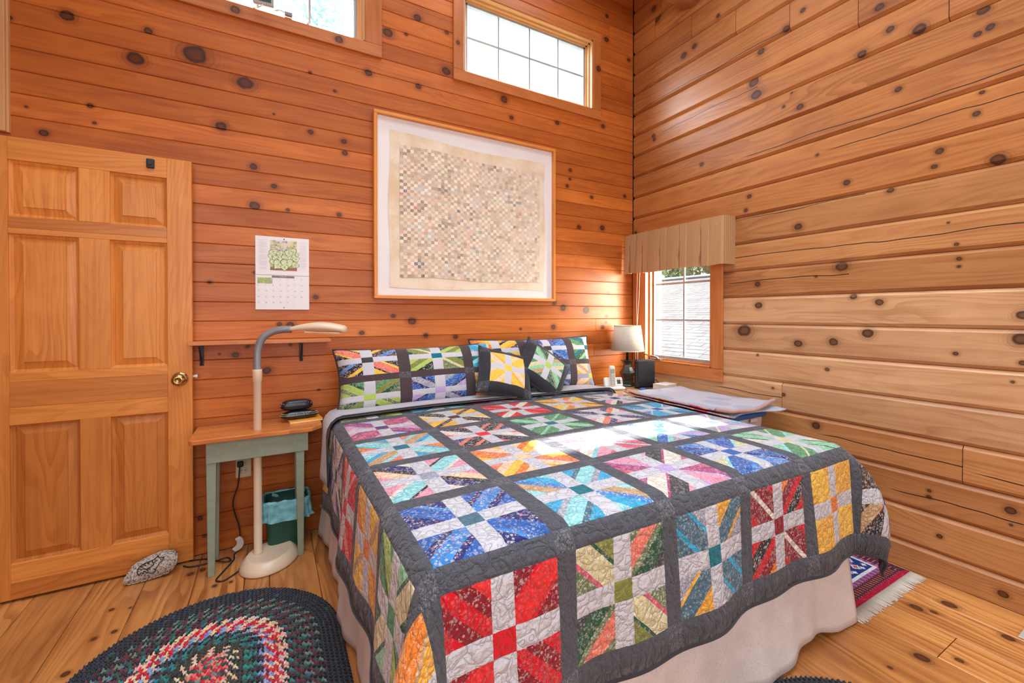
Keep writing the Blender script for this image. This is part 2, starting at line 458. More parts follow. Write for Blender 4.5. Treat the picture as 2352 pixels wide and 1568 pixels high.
def cut(rects, hole):
    out = []
    hx0, hx1, hz0, hz1 = hole
    for (x0, x1, z0, z1) in rects:
        if x1 <= hx0 or x0 >= hx1 or z1 <= hz0 or z0 >= hz1:
            out.append((x0, x1, z0, z1)); continue
        if x0 < hx0: out.append((x0, hx0, z0, z1))
        if x1 > hx1: out.append((hx1, x1, z0, z1))
        a, b = max(x0, hx0), min(x1, hx1)
        if z0 < hz0: out.append((a, b, z0, hz0))
        if z1 > hz1: out.append((a, b, hz1, z1))
    return [r for r in out if r[1] - r[0] > 0.01 and r[3] - r[2] > 0.006]

def wall_core(name, mk, holes, ext, mat=None):
    """the solid body behind the boards, with the window openings left open"""
    rects = [ext]
    for h in holes: rects = cut(rects, h)
    mb = MB()
    for r in rects: mk(mb, r)
    o = mb.obj(name, mat or M_gap)
    return tag(o, kind='structure')

XL, YF, ZC = -3.86, -5.2, 4.30
# openings: left clerestory, right clerestory (back wall); side window (right wall)
O1 = (-3.304, -2.193, 2.868, 3.412)
O2 = (-1.558, -0.447, 2.868, 3.412)
O3 = (-0.757, -0.14, 0.86, 1.78)     # y0, y1, z0, z1

# back wall
wall_back = wall_core('wall_back', lambda mb, r: mb.box(r[0], r[1], 0.018, 0.088, r[2], r[3]), [O1, O2], (XL - 0.1, 0.2, 0.0, ZC))
BK = knots_of(BK); RK = knots_of(RK); FK = knots_of(FK)
dB, zB = PITCHB, ZB0
rnd = random.Random(11)
butts_back = {17: [-0.407], 19: [-0.425], -7: [-0.27], 21: [-3.1], 24: [-1.9], 12: [-3.3]}
for i in range(-14, 30):
    zt, zb = zB - dB * i, zB - dB * (i + 1)
    zb = max(zb, 0.0)
    segs = [XL] + sorted(butts_back.get(i, [])) + [-0.003]
    rects = []
    for a, b in zip(segs[:-1], segs[1:]): rects.append((a, b, zb, zt))
    for h in (O1, O2): rects = cut(rects, h)
    for (x0, x1, z0, z1) in rects:
        if z1 > ZC: z1 = ZC
        if z1 - z0 < 0.01: continue
        zc = (z0 + z1) / 2
        kn = [(k[0] - x0, k[1] - zc, k[2] * 0.82) for k in BK if x0 < k[0] < x1 and z0 - 0.012 < k[1] < z1 + 0.012]
        plank(wall_back, M_back, (x0, 0.018, zc), (PI / 2, 0, 0), x1 - x0, z1 - z0 - 0.0010, 0.018, 0.0032, 0.0036, kn, rnd.uniform(-0.24, 0.08), rnd.uniform(0, 9))

# right wall: log siding with deep bevels
wall_right = wall_core('wall_right', lambda mb, r: mb.box(0.035, 0.165, r[0], r[1], r[2], r[3]), [O3], (YF - 0.1, 0.2, 0.0, ZC))
dR, zR = PITCHR, ZR0
butts_right = {-1: [-0.12], 0: [-0.3, -1.1], 1: [-0.238], 2: [-0.579], 3: [-0.925], 4: [-1.266], 5: [-1.608], 6: [-1.956], 17: [-1.231], 18: [-2.011], 10: [-2.9], 13: [-3.1], 8: [-2.6], 15: [-3.4], 20: [-2.8]}
rot_r = Matrix(((0, 0, -1), (-1, 0, 0), (0, 1, 0))).to_euler()
for i in range(-3, 22):
    zt, zb = zR - dR * i, max(zR - dR * (i + 1), -0.016)
    zt = min(zt, ZC)
    if zt - zb < 0.01: continue
    segs = [YF] + sorted(butts_right.get(i, [])) + [-0.004]
    rects = [(a, b, zb, zt) for a, b in zip(segs[:-1], segs[1:])]
    rects = cut(rects, O3)
    for (y0, y1, z0, z1) in rects:
        zc = (z0 + z1) / 2
        kn = [(y1 - k[0], k[1] - zc, k[2] * 0.82) for k in RK if y0 < k[0] < y1 and z0 - 0.01 < k[1] < z1 + 0.01]
        ck = None
        for (a0, c0, a1, c1) in CR:
            cz = (c0 + c1) / 2
            if y0 - 0.05 < (a0 + a1) / 2 < y1 + 0.05 and z0 < cz < z1:
                ck = (y1 - a0, y1 - a1, cz - zc)
        big = i > 13
        plank(wall_right, (M_pale if 14 <= i <= 17 else (M_mid if i in (11, 12, 13, 18, 19, 20, 21) else M_right)), (0.035, y1, zc), rot_r, y1 - y0, z1 - z0 - 0.002, 0.035, 0.016, 0.014, kn, rnd.uniform(-0.14, 0.10), rnd.uniform(0, 9), ck)

# floor
floor = tag(MB().box(XL - 0.1, 0.2, YF - 0.1, 0.2, -0.12, -0.020).obj('floor', M_gap), kind='structure')
rot_f = Matrix(((0, -1, 0), (1, 0, 0), (0, 0, 1))).to_euler()
xs = [0.0, -0.21, -0.405, -0.598, -0.882, -1.09, -1.3, -1.5, -1.7, -1.9, -2.1, -2.3, -2.5, -2.702, -2.803, -3.004, -3.203, -3.401, -3.60, -3.86]
butts_f = {2: [-2.105], 5: [-2.4], 12: [-3.0], 15: [-2.2], 17: [-1.7], 9: [-3.3]}
tf = {0: 0.16, 1: 0.10, 2: 0.14, 3: -0.10, 4: -0.15, 13: -0.08, 16: 0.0, 17: -0.1}
for i in range(len(xs) - 1):
    x1, x0 = xs[i], xs[i + 1]
    segs = [YF] + butts_f.get(i, []) + [0.0]
    for a, b in zip(segs[:-1], segs[1:]):
        xc = (x0 + x1) / 2
        kn = [(k[1] - a, -(k[0] - xc), k[2]) for k in FK if x0 < k[0] < x1 and a < k[1] < b]
        plank(floor, M_floor, (xc, a, -0.020), rot_f, b - a, x1 - x0 - 0.002, 0.020, 0.002, 0.002, kn, tf.get(i, rnd.uniform(-0.08, 0.06)), rnd.uniform(0, 9))

# shell the photo does not show, closing the room
ceiling = tag(MB().box(XL - 0.1, 0.2, YF - 0.1, 0.2, ZC, ZC + 0.1).obj('ceiling', M_ceil), kind='structure')
wall_left = tag(MB().box(XL - 0.12, XL - 0.018, YF, 0.0, 0, ZC).obj('wall_left', M_gap), kind='structure')
rot_l = Matrix(((0, 0, 1), (1, 0, 0), (0, 1, 0))).to_euler()
for i in range(25):
    zb, zt = i * 0.1743 - 0.01, min((i + 1) * 0.1743 - 0.01, ZC)
    if zt - zb > 0.02:
        kn = [(rnd.uniform(0.2, 5.0), rnd.uniform(-0.06, 0.06), rnd.uniform(0.008, 0.022)) for _ in range(6)]
        plank(wall_left, M_mid, (XL - 0.018, YF, (zb + zt) / 2), rot_l, -YF - 0.002, zt - zb - 0.002, 0.018, 0.006, 0.006, kn, rnd.uniform(-0.12, 0.08), rnd.uniform(0, 9))
wall_front = tag(MB().box(XL, 0.0, YF - 0.1, YF, 0, ZC).obj('wall_front', M_ceil), kind='structure')

# log purlin running to the right wall near the ceiling
def purlin():
    mb = MB()
    n = 14
    path = [(0.03 - 0.32 * k, -0.60 + 0.004 * math.sin(k * 1.7), 3.603 + 0.004 * math.sin(k * 2.3)) for k in range(13)]
    mb.tube(path, [0.135 + 0.004 * math.sin(k * 1.3) for k in range(13)], 12)
    o = mb.obj('trim_2', M_logbeam)
    tag(o, kind='structure')
M_logbeam = wood('peeled_log', (0.62, 0.32, 0.12), (0.42, 0.17, 0.05), rough=0.4, stain=0.4)
purlin()

# door-side post strip standing on the back wall at the left edge
post = tag(MB().box(-3.712, -3.684, -0.03, 0.0, 2.02, ZC, 0.003).obj('trim_1', M_jamb), kind='structure')
MB().box(-3.684, -3.676, -0.018, 0.0, 2.02, ZC, 0.001).obj('bead', M_jamb, post)

# ---------------------------------------------------------------- windows
def tb(mb_fn, name, mat, parent, **kw):
    """trim board with its own grain: longer side becomes local x"""
    pass

def board(parent, name, p0, u, vdir, L, w, t, mat, tint=0.0, knots=(), c=0.002):
    """board lying from p0 along u (length L), width w along v (centred), thickness along u x v"""
    u = Vector(u).normalized(); v = Vector(vdir).normalized(); n = u.cross(v)
    mb = MB(); mb.box(0, L, -w / 2, w / 2, 0, t, c)
    o = mb.obj(name, mat, parent)
    Mx = Matrix(((u.x, v.x, n.x), (u.y, v.y, n.y), (u.z, v.z, n.z)))
    o.location = p0
    o.rotation_euler = Mx.to_euler()
    o['seed'] = random.uniform(0, 9); o['tint'] = tint
    for i, k in enumerate(knots): o['k%d' % i] = [float(a) for a in k]
    return o

def back_window(name, O, cw_l, cw_r, kn_bottom=(), kn_r=(), kn_l=()):
    x0, x1, z0, z1 = O
    W = empty(name, ((x0 + x1) / 2, 0, z0)); tag(W, kind='structure')
    def B(nm, p0, u, v, L, w, t, mat, tint=0.0, knots=(), c=0.002):
        q = (p0[0] - W.location.x, p0[1], p0[2] - W.location.z)
        return board(W, nm, q, u, v, L, w, t, mat, tint, knots, c)
    t = 0.018; h = 0.072
    # casing: bottom, top run full width; sides between
    B('casing', (x0 - cw_l, 0.0, z0 - h / 2), (1, 0, 0), (0, 0, 1), x1 - x0 + cw_l + cw_r, h, t, M_trim, 0.0, [(k[0] - (x0 - cw_l), k[1] - (z0 - h / 2), k[2]) for k in kn_bottom])
    B('casing', (x0 - cw_l, 0.0, z1 + h / 2), (1, 0, 0), (0, 0, 1), x1 - x0 + cw_l + cw_r, h, t, M_trim, -0.03)
    B('casing', (x0 - cw_l / 2, 0.0, z1), (0, 0, -1), (1, 0, 0), z1 - z0, cw_l, t, M_trim, -0.06, [(z1 - k[1], k[0] - (x0 - cw_l / 2), k[2]) for k in kn_l])
    B('casing', (x1 + cw_r / 2, 0.0, z1), (0, 0, -1), (1, 0, 0), z1 - z0, cw_r, t, M_trim, -0.1, [(z1 - k[1], k[0] - (x1 + cw_r / 2), k[2]) for k in kn_r])
    # stepped jamb lining the opening
    mb = MB()
    def ring(i, y0, y1, w):
        a0, a1, b0, b1 = x0 + i, x1 - i, z0 + i * 0.6, z1 - i
        mb.box(a0, a0 + w, y0, y1, b0, b1, 0.001); mb.box(a1 - w, a1, y0, y1, b0, b1, 0.001)
        mb.box(a0, a1, y0, y1, b0, b0 + w * 0.6, 0.001); mb.box(a0, a1, y0, y1, b1 - w, b1, 0.001)
    ring(0.0, -0.012, 0.09, 0.012)
    ring(0.011, 0.016, 0.09, 0.014)
    ring(0.024, 0.036, 0.09, 0.014)
    j = mb.obj('jamb', M_jamb, W); j.location = -W.location
    # sash and grey gasket
    g = 0.038
    mb = MB()
    a0, a1, b0, b1 = x0 + g, x1 - g, z0 + g * 0.5, z1 - g
    for bx in ((a0, a0 + 0.014, b0, b1), (a1 - 0.014, a1, b0, b1), (a0, a1, b0, b0 + 0.012), (a0, a1, b1 - 0.014, b1)):
        mb.box(bx[0], bx[1], 0.045, 0.075, bx[2], bx[3], 0.001)
    s = mb.obj('sash', M_metal, W); s.location = -W.location
    zm = 3.145
    for k in (1, 2, 3):
        xm = a0 + (a1 - a0) * k / 4
        m = MB().box(xm - 0.0055, xm + 0.0055, 0.050, 0.060, b0, b1, 0.001).obj('muntin', M_metal, W); m.location = -W.location
    m = MB().box(a0, a1, 0.052, 0.061, zm - 0.0055, zm + 0.0055, 0.001).obj('muntin', M_metal, W); m.location = -W.location
    p = MB().box(a0, a1, 0.063, 0.065, b0, b1).obj('pane', M_glass, W); p.location = -W.location
    return W

W1 = back_window('window_1', O1, 0.098, 0.098, kn_bottom=[(-2.85, 2.83, 0.018), (-2.34, 2.832, 0.018)])
W2 = back_window('window_2', O2, 0.072, 0.080, kn_bottom=[], kn_r=[(-0.395, 3.2, 0.02)], kn_l=[(-1.6, 3.04, 0.012)])

def side_window():
    y0, y1, z0, z1 = O3
    W = empty('window_3', (0, (y0 + y1) / 2, z0)); tag(W, kind='structure')
    def B(nm, p0, u, v, L, w, t, mat, tint=0.0, knots=(), c=0.002):
        q = (p0[0], p0[1] - W.location.y, p0[2] - W.location.z)
        return board(W, nm, q, u, v, L, w, t, mat, tint, knots, c)
    w = 0.088; t = 0.016
    B('casing', (0.0, y1 + 0.132, z0 - 0.045), (0, -1, 0), (0, 0, 1), y1 - y0 + 0.132 + w, 0.086, t, M_trim, 0.04, [(0.17, 0.012, 0.016), (0.14, -0.016, 0.017)])
    B('casing', (0.0, y1 + 0.132, z1 + 0.045), (0, -1, 0), (0, 0, 1), y1 - y0 + 0.132 + w, 0.086, t, M_trim, -0.05)
    B('casing', (0.0, y0 - w / 2, z0), (0, 0, 1), (0, 1, 0), z1 - z0, w, t, M_trim, 0.02)
    B('casing', (0.0, y1 + 0.064, z0), (0, 0, 1), (0, 1, 0), z1 - z0, 0.124, t, M_trim, 0.0)
    mb = MB()
    def ring(i, x0, x1, w):
        a0, a1, b0, b1 = y0 + i, y1 - i, z0 + i * 0.6, z1 - i
        mb.box(x0, x1, a0, a0 + w, b0, b1, 0.001); mb.box(x0, x1, a1 - w, a1, b0, b1, 0.001)
        mb.box(x0, x1, a0, a1, b0, b0 + w, 0.001); mb.box(x0, x1, a0, a1, b1 - w, b1, 0.001)
    ring(0.0, -0.012, 0.165, 0.010)
    ring(0.009, 0.03, 0.165, 0.014)
    j = mb.obj('jamb', M_trim, W); j.location = -W.location
    mb = MB()
    for bx in ((y0 + 0.02, y0 + 0.035, z0 + 0.015, z1), (y1 - 0.024, y1 - 0.012, z0 + 0.015, z1), (y0 + 0.02, y1 - 0.012, z0 + 0.012, z0 + 0.024)):
        mb.box(0.121, 0.165, bx[0], bx[1], bx[2], bx[3], 0.001)
    s = mb.obj('outer_frame', M_white, W); s.location = -W.location
    g = 0.018
    a0, a1, b0, b1 = y0 + g, y1 - g + 0.010, z0 + 0.018, z1 - g
    mb = MB()
    for bx in ((a0, a0 + 0.016, b0, b1), (a1 - 0.022, a1, b0, b1), (a0, a1, b0, b0 + 0.020), (a0, a1, b1 - 0.016, b1)):
        mb.box(0.07, 0.12, bx[0], bx[1], bx[2], bx[3], 0.002)
    s = mb.obj('sash', M_white, W); s.location = -W.location
    mb = MB()
    for bx in ((a1 - 0.028, a1 - 0.020, b0, b1), (a0, a1, b0 + 0.012, b0 + 0.026)):
        mb.box(0.062, 0.074, bx[0], bx[1], bx[2], bx[3], 0.001)
    s = mb.obj('gasket', M_metal, W); s.location = -W.location
    ym = -0.449
    m = MB().box(0.088, 0.099, ym - 0.007, ym + 0.007, b0 + 0.02, b1, 0.001).obj('muntin', M_metal, W); m.location = -W.location
    for zm in (1.19, 1.48):
        m = MB().box(0.090, 0.101, a0, a1 - 0.02, zm - 0.0075, zm + 0.0075, 0.001).obj('muntin', M_metal, W); m.location = -W.location
    p = MB().box(0.103, 0.106, a0, a1, b0, b1).obj('pane', M_glass, W); p.location = -W.location
    # casement crank folded on the sill
    mb = MB()
    mb.box(-0.004, 0.03, -0.30, -0.215, 0.872, 0.882, 0.002)
    mb.tube([(0.012, -0.27, 0.88), (-0.01, -0.262, 0.897)], 0.010, 10)
    mb.tube(bezier([(-0.012, -0.262, 0.897), (-0.02, -0.24, 0.901), (-0.024, -0.21, 0.899), (-0.02, -0.175, 0.907), (-0.018, -0.155, 0.913)], 5), [0.0075] * 10 + [0.0055] * 11, 8)
    mb.lathe([(0.004, -0.007), (0.008, -0.003), (0.008, 0.004), (0.003, 0.008)], (-0.018, -0.153, 0.915), 10)
    c = mb.obj('crank_handle', plain('brushed_nickel', (0.45, 0.43, 0.42), 0.28, metal=0.9), W); c.location = -W.location
    return W
side_window()

# weather display and clip standing on the sill of the left clerestory window
dv = empty('weather_display', (-2.72, -0.045, 2.885), (0.25, 0, -0.1))
tag(dv, 'small silver weather display with a dark screen on the sill of the left upper window', 'weather display')
MB().box(-0.048, 0.048, -0.008, 0.012, -0.004, 0.062, 0.004).obj('body', plain('silver_plastic', (0.48, 0.48, 0.47), 0.4), dv)
MB().box(-0.036, 0.036, -0.0105, -0.008, 0.012, 0.048, 0.0005).obj('screen', plain('dark_lcd', (0.03, 0.07, 0.085), 0.25), dv)
MB().box(-0.012, 0.012, -0.006, 0.02, 0.062, 0.12, 0.002).obj('bracket', plain('grey_plastic', (0.33, 0.31, 0.34), 0.5), dv)
MB().tube(bezier([(0.0, 0.0, 0.0), (-0.008, -0.016, -0.012), (-0.02, -0.012, -0.02), (-0.03, 0.0, -0.012)], 6), 0.0025, 6).obj('wire', M_white, dv)
cl = empty('window_latch', (-2.615, -0.02, 2.876))
tag(cl, 'grey clip with white wires on the sill right of the weather display', 'clip')
MB().box(-0.004, 0.032, -0.008, 0.012, 0.002, 0.022, 0.002).obj('clip_body', plain('grey_clip', (0.25, 0.23, 0.25), 0.5), cl)
for k in range(3):
    MB().tube(bezier([(0.0, -0.006, 0.008 + 0.003 * k), (-0.03, -0.014, 0.010 + 0.002 * k), (-0.045 - 0.006 * k, 0.0, 0.008)], 6), 0.0016, 5).obj('wire', M_white, cl)

# ---------------------------------------------------------------- door, opened flat against the back wall
def door():
    D = empty('door_1', (-3.40, -0.04, 0.0)); tag(D, kind='structure')
    yf, yb = -0.060, -0.024
    xr, xl, zt, zb = -3.034, -3.765, 1.992, 0.012
    def B(nm, x0, x1, z0, z1, vert, tint, c=0.0015, d=0.0):
        w, h = x1 - x0, z1 - z0
        if vert:
            return board(D, nm, (x0 + w / 2 + 3.40, yb + 0.04, z0), (0, 0, 1), (-1, 0, 0) , h, w, (yb - yf) - d, M_door, tint, (), c)
        return board(D, nm, (x0 + 3.40, yb + 0.04, z0 + h / 2), (1, 0, 0), (0, 0, 1), w, h, (yb - yf) - d, M_door, tint, (), c)
    px = [(-3.667, -3.446), (-3.340, -3.131)]
    B('stile', -3.131, xr, 0.115, zt, True, 0.03)
    B('stile', -3.131, xr, zb, 0.115, False, -0.1)
    B('stile', xl, -3.667, zb, zt, True, 0.0)
    B('rail', -3.667, -3.131, 1.895, zt, False, 0.02)
    B('rail', -3.667, -3.131, 1.605, 1.655, False, -0.16)
    B('rail', -3.667, -3.131, 1.580, 1.605, False, 0.0)
    B('rail', -3.667, -3.131, 0.945, 0.985, False, 0.06)
    B('rail', -3.667, -3.131, 0.835, 0.945, False, -0.16)
    B('rail', -3.667, -3.131, 0.760, 0.835, False, 0.03)
    B('rail', -3.667, -3.131, 0.082, 0.165, False, 0.12)
    B('rail', -3.667, -3.131, zb, 0.082, False, -0.2)
    for z0, z1, tt in ((1.655, 1.895, 0.12), (0.985, 1.580, 0.02), (0.165, 0.760, -0.12)):
        B('mullion', -3.446, -3.340, z0, z1, True, tt)
    tn = iter([0.12, -0.02, 0.05, 0.07, -0.22, -0.18])
    for z0, z1 in ((1.655, 1.895), (0.985, 1.580), (0.165, 0.760)):
        for x0, x1 in px:
            tt = next(tn)
            # raised panel: sloped field border and centre field, sunk behind the frame
            mb = MB()
            w, h = x1 - x0, z1 - z0
            e = 0.012
            lv = [(0.0, 0.020), (e, 0.013), (e + 0.001, 0.009), (0.042, 0.019), (0.044, 0.023)]
            V = []
            for ins, dep in lv:
                V += [(ins, ins - w / 2, dep), (h - ins, ins - w / 2, dep), (h - ins, w / 2 - ins, dep), (ins, w / 2 - ins, dep)]
            F = []
            for k in range(len(lv) - 1):
                for a in range(4):
                    b = (a + 1) % 4
                    F.append((k * 4 + a, k * 4 + b, k * 4 + 4 + b, k * 4 + 4 + a))
            F.append(tuple(range(4 * len(lv) - 4, 4 * len(lv))))
            mb.add(V, F)
            o = mb.obj('panel', M_door, D)
            u = Vector((0, 0, 1)); v = Vector((-1, 0, 0)); n = u.cross(v)
            o.rotation_euler = Matrix(((u.x, v.x, n.x), (u.y, v.y, n.y), (u.z, v.z, n.z))).to_euler()
            o.location = (x0 + w / 2 + 3.40, yb + 0.04 - 0.006, z0)
            o['seed'] = random.uniform(0, 9); o['tint'] = tt
    brass = plain('antique_brass', (0.50, 0.34, 0.14), 0.22, metal=1.0)
    kb = MB()
    kb.lathe([(0.0, 0.0), (0.030, 0.0), (0.033, 0.003), (0.031, 0.006), (0.024, 0.009), (0.014, 0.012), (0.012, 0.030), (0.020, 0.036), (0.027, 0.043), (0.028, 0.052), (0.024, 0.060), (0.015, 0.064), (0.011, 0.0625), (0.009, 0.060), (0.0, 0.060)], n=32, cap=False)
    k = kb.obj('door_knob', brass, D, (-3.083 + 3.40, yf + 0.04, 0.918), (PI / 2, 0, 0)); tag(k, 'round antique brass door knob')
    MB().box(-3.206, -3.176, yf - 0.012, yf, 1.932, 1.976, 0.003).box(-3.198, -3.184, yf - 0.018, yf - 0.011, 1.945, 1.962, 0.002).obj('catch', plain('black_plastic', (0.02, 0.02, 0.022), 0.5), D, (3.40, 0.04, 0))
    MB().lathe([(0.006, 0), (0.007, 0.008), (0.009, 0.012), (0.009, 0.018), (0.004, 0.02)], n=12).obj('latch', M_white, D, (-3.034 + 3.40, -0.042 + 0.04, 0.925), (0, PI / 2, 0))
door()

# ---------------------------------------------------------------- wall shelf and outlet
def shelf():
    S = empty('wall_shelf', (-2.72, 0, 1.09))
    tag(S, 'narrow orange pine shelf on two black iron brackets under the calendar', 'shelf')
    board(S, 'shelf_board', (-0.325, 0.0, -0.008), (1, 0, 0), (0, -1, 0), 0.645, 0.125, -0.018, M_trim, 0.1).location = (-0.325, -0.064, -0.008)
    for x in (-0.282, 0.176):
        mb = MB()
        mb.box(x - 0.009, x + 0.009, -0.006, -0.001, -0.118, -0.009, 0.001)
        mb.box(x - 0.009, x + 0.009, -0.105, -0.001, -0.014, -0.009, 0.001)
        mb.tube(bezier([(x, -0.006, -0.10), (x, -0.03, -0.085), (x, -0.06, -0.05), (x, -0.095, -0.016)], 4), 0.004, 6)
        mb.tube([(x, -0.008, -0.11), (x, -0.004, -0.11)], 0.006, 8)
        mb.obj('bracket', M_black, S)
    O = empty('wall_outlet', (-2.822, -0.001, 0.424))
    tag(O, 'almond double wall outlet behind the green side table', 'outlet')
    alm = plain('almond_plastic', (0.60, 0.50, 0.34), 0.4)
    MB().box(-0.036, 0.036, -0.007, 0.0, -0.058, 0.058, 0.003).obj('cover_plate', alm, O)
    for z in (-0.02, 0.02):
        MB().lathe([(0.0165, 0), (0.0165, 0.002), (0.0155, 0.003)], n=20).obj('socket', alm, O, (0, -0.007, z), (PI / 2, 0, 0))
        MB().box(-0.007, -0.0045, -0.0108, -0.0095, z - 0.002, z + 0.007).box(0.0045, 0.007, -0.0108, -0.0095, z - 0.002, z + 0.007).obj('slot', M_black, O)
shelf()
# ---------------------------------------------------------------- patchwork fabric
PAL = {  # letter: (srgb, print strength)
 'r': ((206, 18, 34), .15), 'R': ((225, 40, 42), .1), 'D': ((140, 16, 32), .5), 'K': ((38, 34, 38), .75), 'k': ((66, 62, 66), .3),
 'g': ((78, 140, 92), .3), 'G': ((38, 84, 58), .45), 'o': ((128, 132, 62), .25), 'l': ((170, 192, 92), .2), 'e': ((140, 196, 156), .3),
 'O': ((226, 122, 36), .4), 'y': ((240, 188, 70), .1), 'Y': ((232, 165, 48), .35), 'b': ((44, 92, 168), .45), 'B': ((62, 130, 200), .75),
 'N': ((44, 48, 110), .8), 'c': ((52, 160, 200), .2), 't': ((16, 106, 120), .15), 'T': ((72, 106, 124), .4), 'a': ((140, 204, 208), .5),
 'p': ((226, 146, 164), .3), 'm': ((172, 70, 118), .5), 'v': ((186, 160, 206), .4), 'V': ((92, 58, 112), .3), 'w': ((222, 210, 196), .2),
 's': ((152, 152, 168), .7), 'n': ((84, 52, 40), .6), 'A': ((190, 150, 108), .4), 'C': ((226, 118, 96), .4), 'u': ((240, 196, 160), .3),
 'q': ((194, 190, 196), .0), 'P': ((208, 90, 110), .4), 'z': ((110, 122, 84), .7), 'j': ((208, 196, 150), .7)}
def col4(ch):
    c, p = PAL[ch]
    r, g, b = srgb(*c)
    return (r, g, b, p)

# (strips of one diagonal, strips of the other, centre, arm)
Q = {}
def blk(r, c, A, B, ctr, arm='q'): Q[(r, c)] = (A, B, ctr, arm)
blk(-1, -1, 'OYOAY', 'YOOAw', 'y'); blk(-1, 0, 'DrRrD', 'RDrDr', 'r'); blk(-1, 1, 'zCzGk', 'oGjPz', 'o'); blk(-1, 2, 'YYTYs', 'scTcT', 't')
blk(-1, 3, 'ODrKr', 'rDwDr', 'D'); blk(-1, 4, 'yYyYy', 'YyyyY', 'O', 'q'); blk(-1, 5, 'nKnAn', 'AnKnn', 'k')
blk(0, -1, 'lgGlg', 'GGjGe', 'g'); blk(0, 0, 'bNBNb', 'NBbNN', 'T'); blk(0, 1, 'cTasc', 'acBAa', 't'); blk(0, 2, 'pkmwm', 'vpvmP', 'v')
blk(0, 3, 'Bbbaj', 'bBNbN', 'b'); blk(0, 4, 'gjgae', 'eGeGw', 'j'); blk(0, 5, 'bjnKn', 'KnKjn', 'k')
blk(1, -1, 'yOyYA', 'YyAyy', 'O'); blk(1, 0, 'pKawp', 'wNKup', 's'); blk(1, 1, 'uOyuC', 'YuCOy', 'u'); blk(1, 2, 'PpawP', 'pPaPp', 'w')
blk(1, 3, 'sabea', 'bavsa', 'c'); blk(1, 4, 'avwsv', 'wavca', 'B'); blk(1, 5, 'abasa', 'Baasb', 'a')
blk(2, -1, 'rRrCr', 'RrrpR', 'r'); blk(2, 0, 'CaAca', 'cAacO', 't'); blk(2, 1, 'KCKCN', 'CKNwC', 'R'); blk(2, 2, 'egege', 'gGegG', 't')
blk(2, 3, 'pNCwp', 'wKNws', 'k'); blk(2, 4, 'cBcaB', 'BtcBa', 'b'); blk(2, 5, 'PrPpm', 'mPpPr', 'p')
blk(3, -1, 'yNwVv', 'NvNwA', 'k'); blk(3, 0, 'pmPmp', 'vVmvp', 'V'); blk(3, 1, 'yYKyY', 'wnKwy', 'n'); blk(3, 2, 'rRwrD', 'CRrPr', 'D')
blk(3, 3, 'yOjyY', 'OyYny', 'O'); blk(3, 4, 'pKwpK', 'wNswK', 'N'); blk(3, 5, 'uOCuA', 'CuOAu', 'O')
blk(4, -1, 'yYyAy', 'YyAyY', 'y'); blk(4, 0, 'ozojo', 'GolzG', 'l'); blk(4, 1, 'atcea', 'tacGt', 't'); blk(4, 2, 'PKmPp', 'PwPmD', 'P')
blk(4, 3, 'tTace', 'TtaTa', 't'); blk(4, 4, 'bBbNb', 'BNbvb', 'b'); blk(4, 5, 'uCuAu', 'AuCuA', 'u')

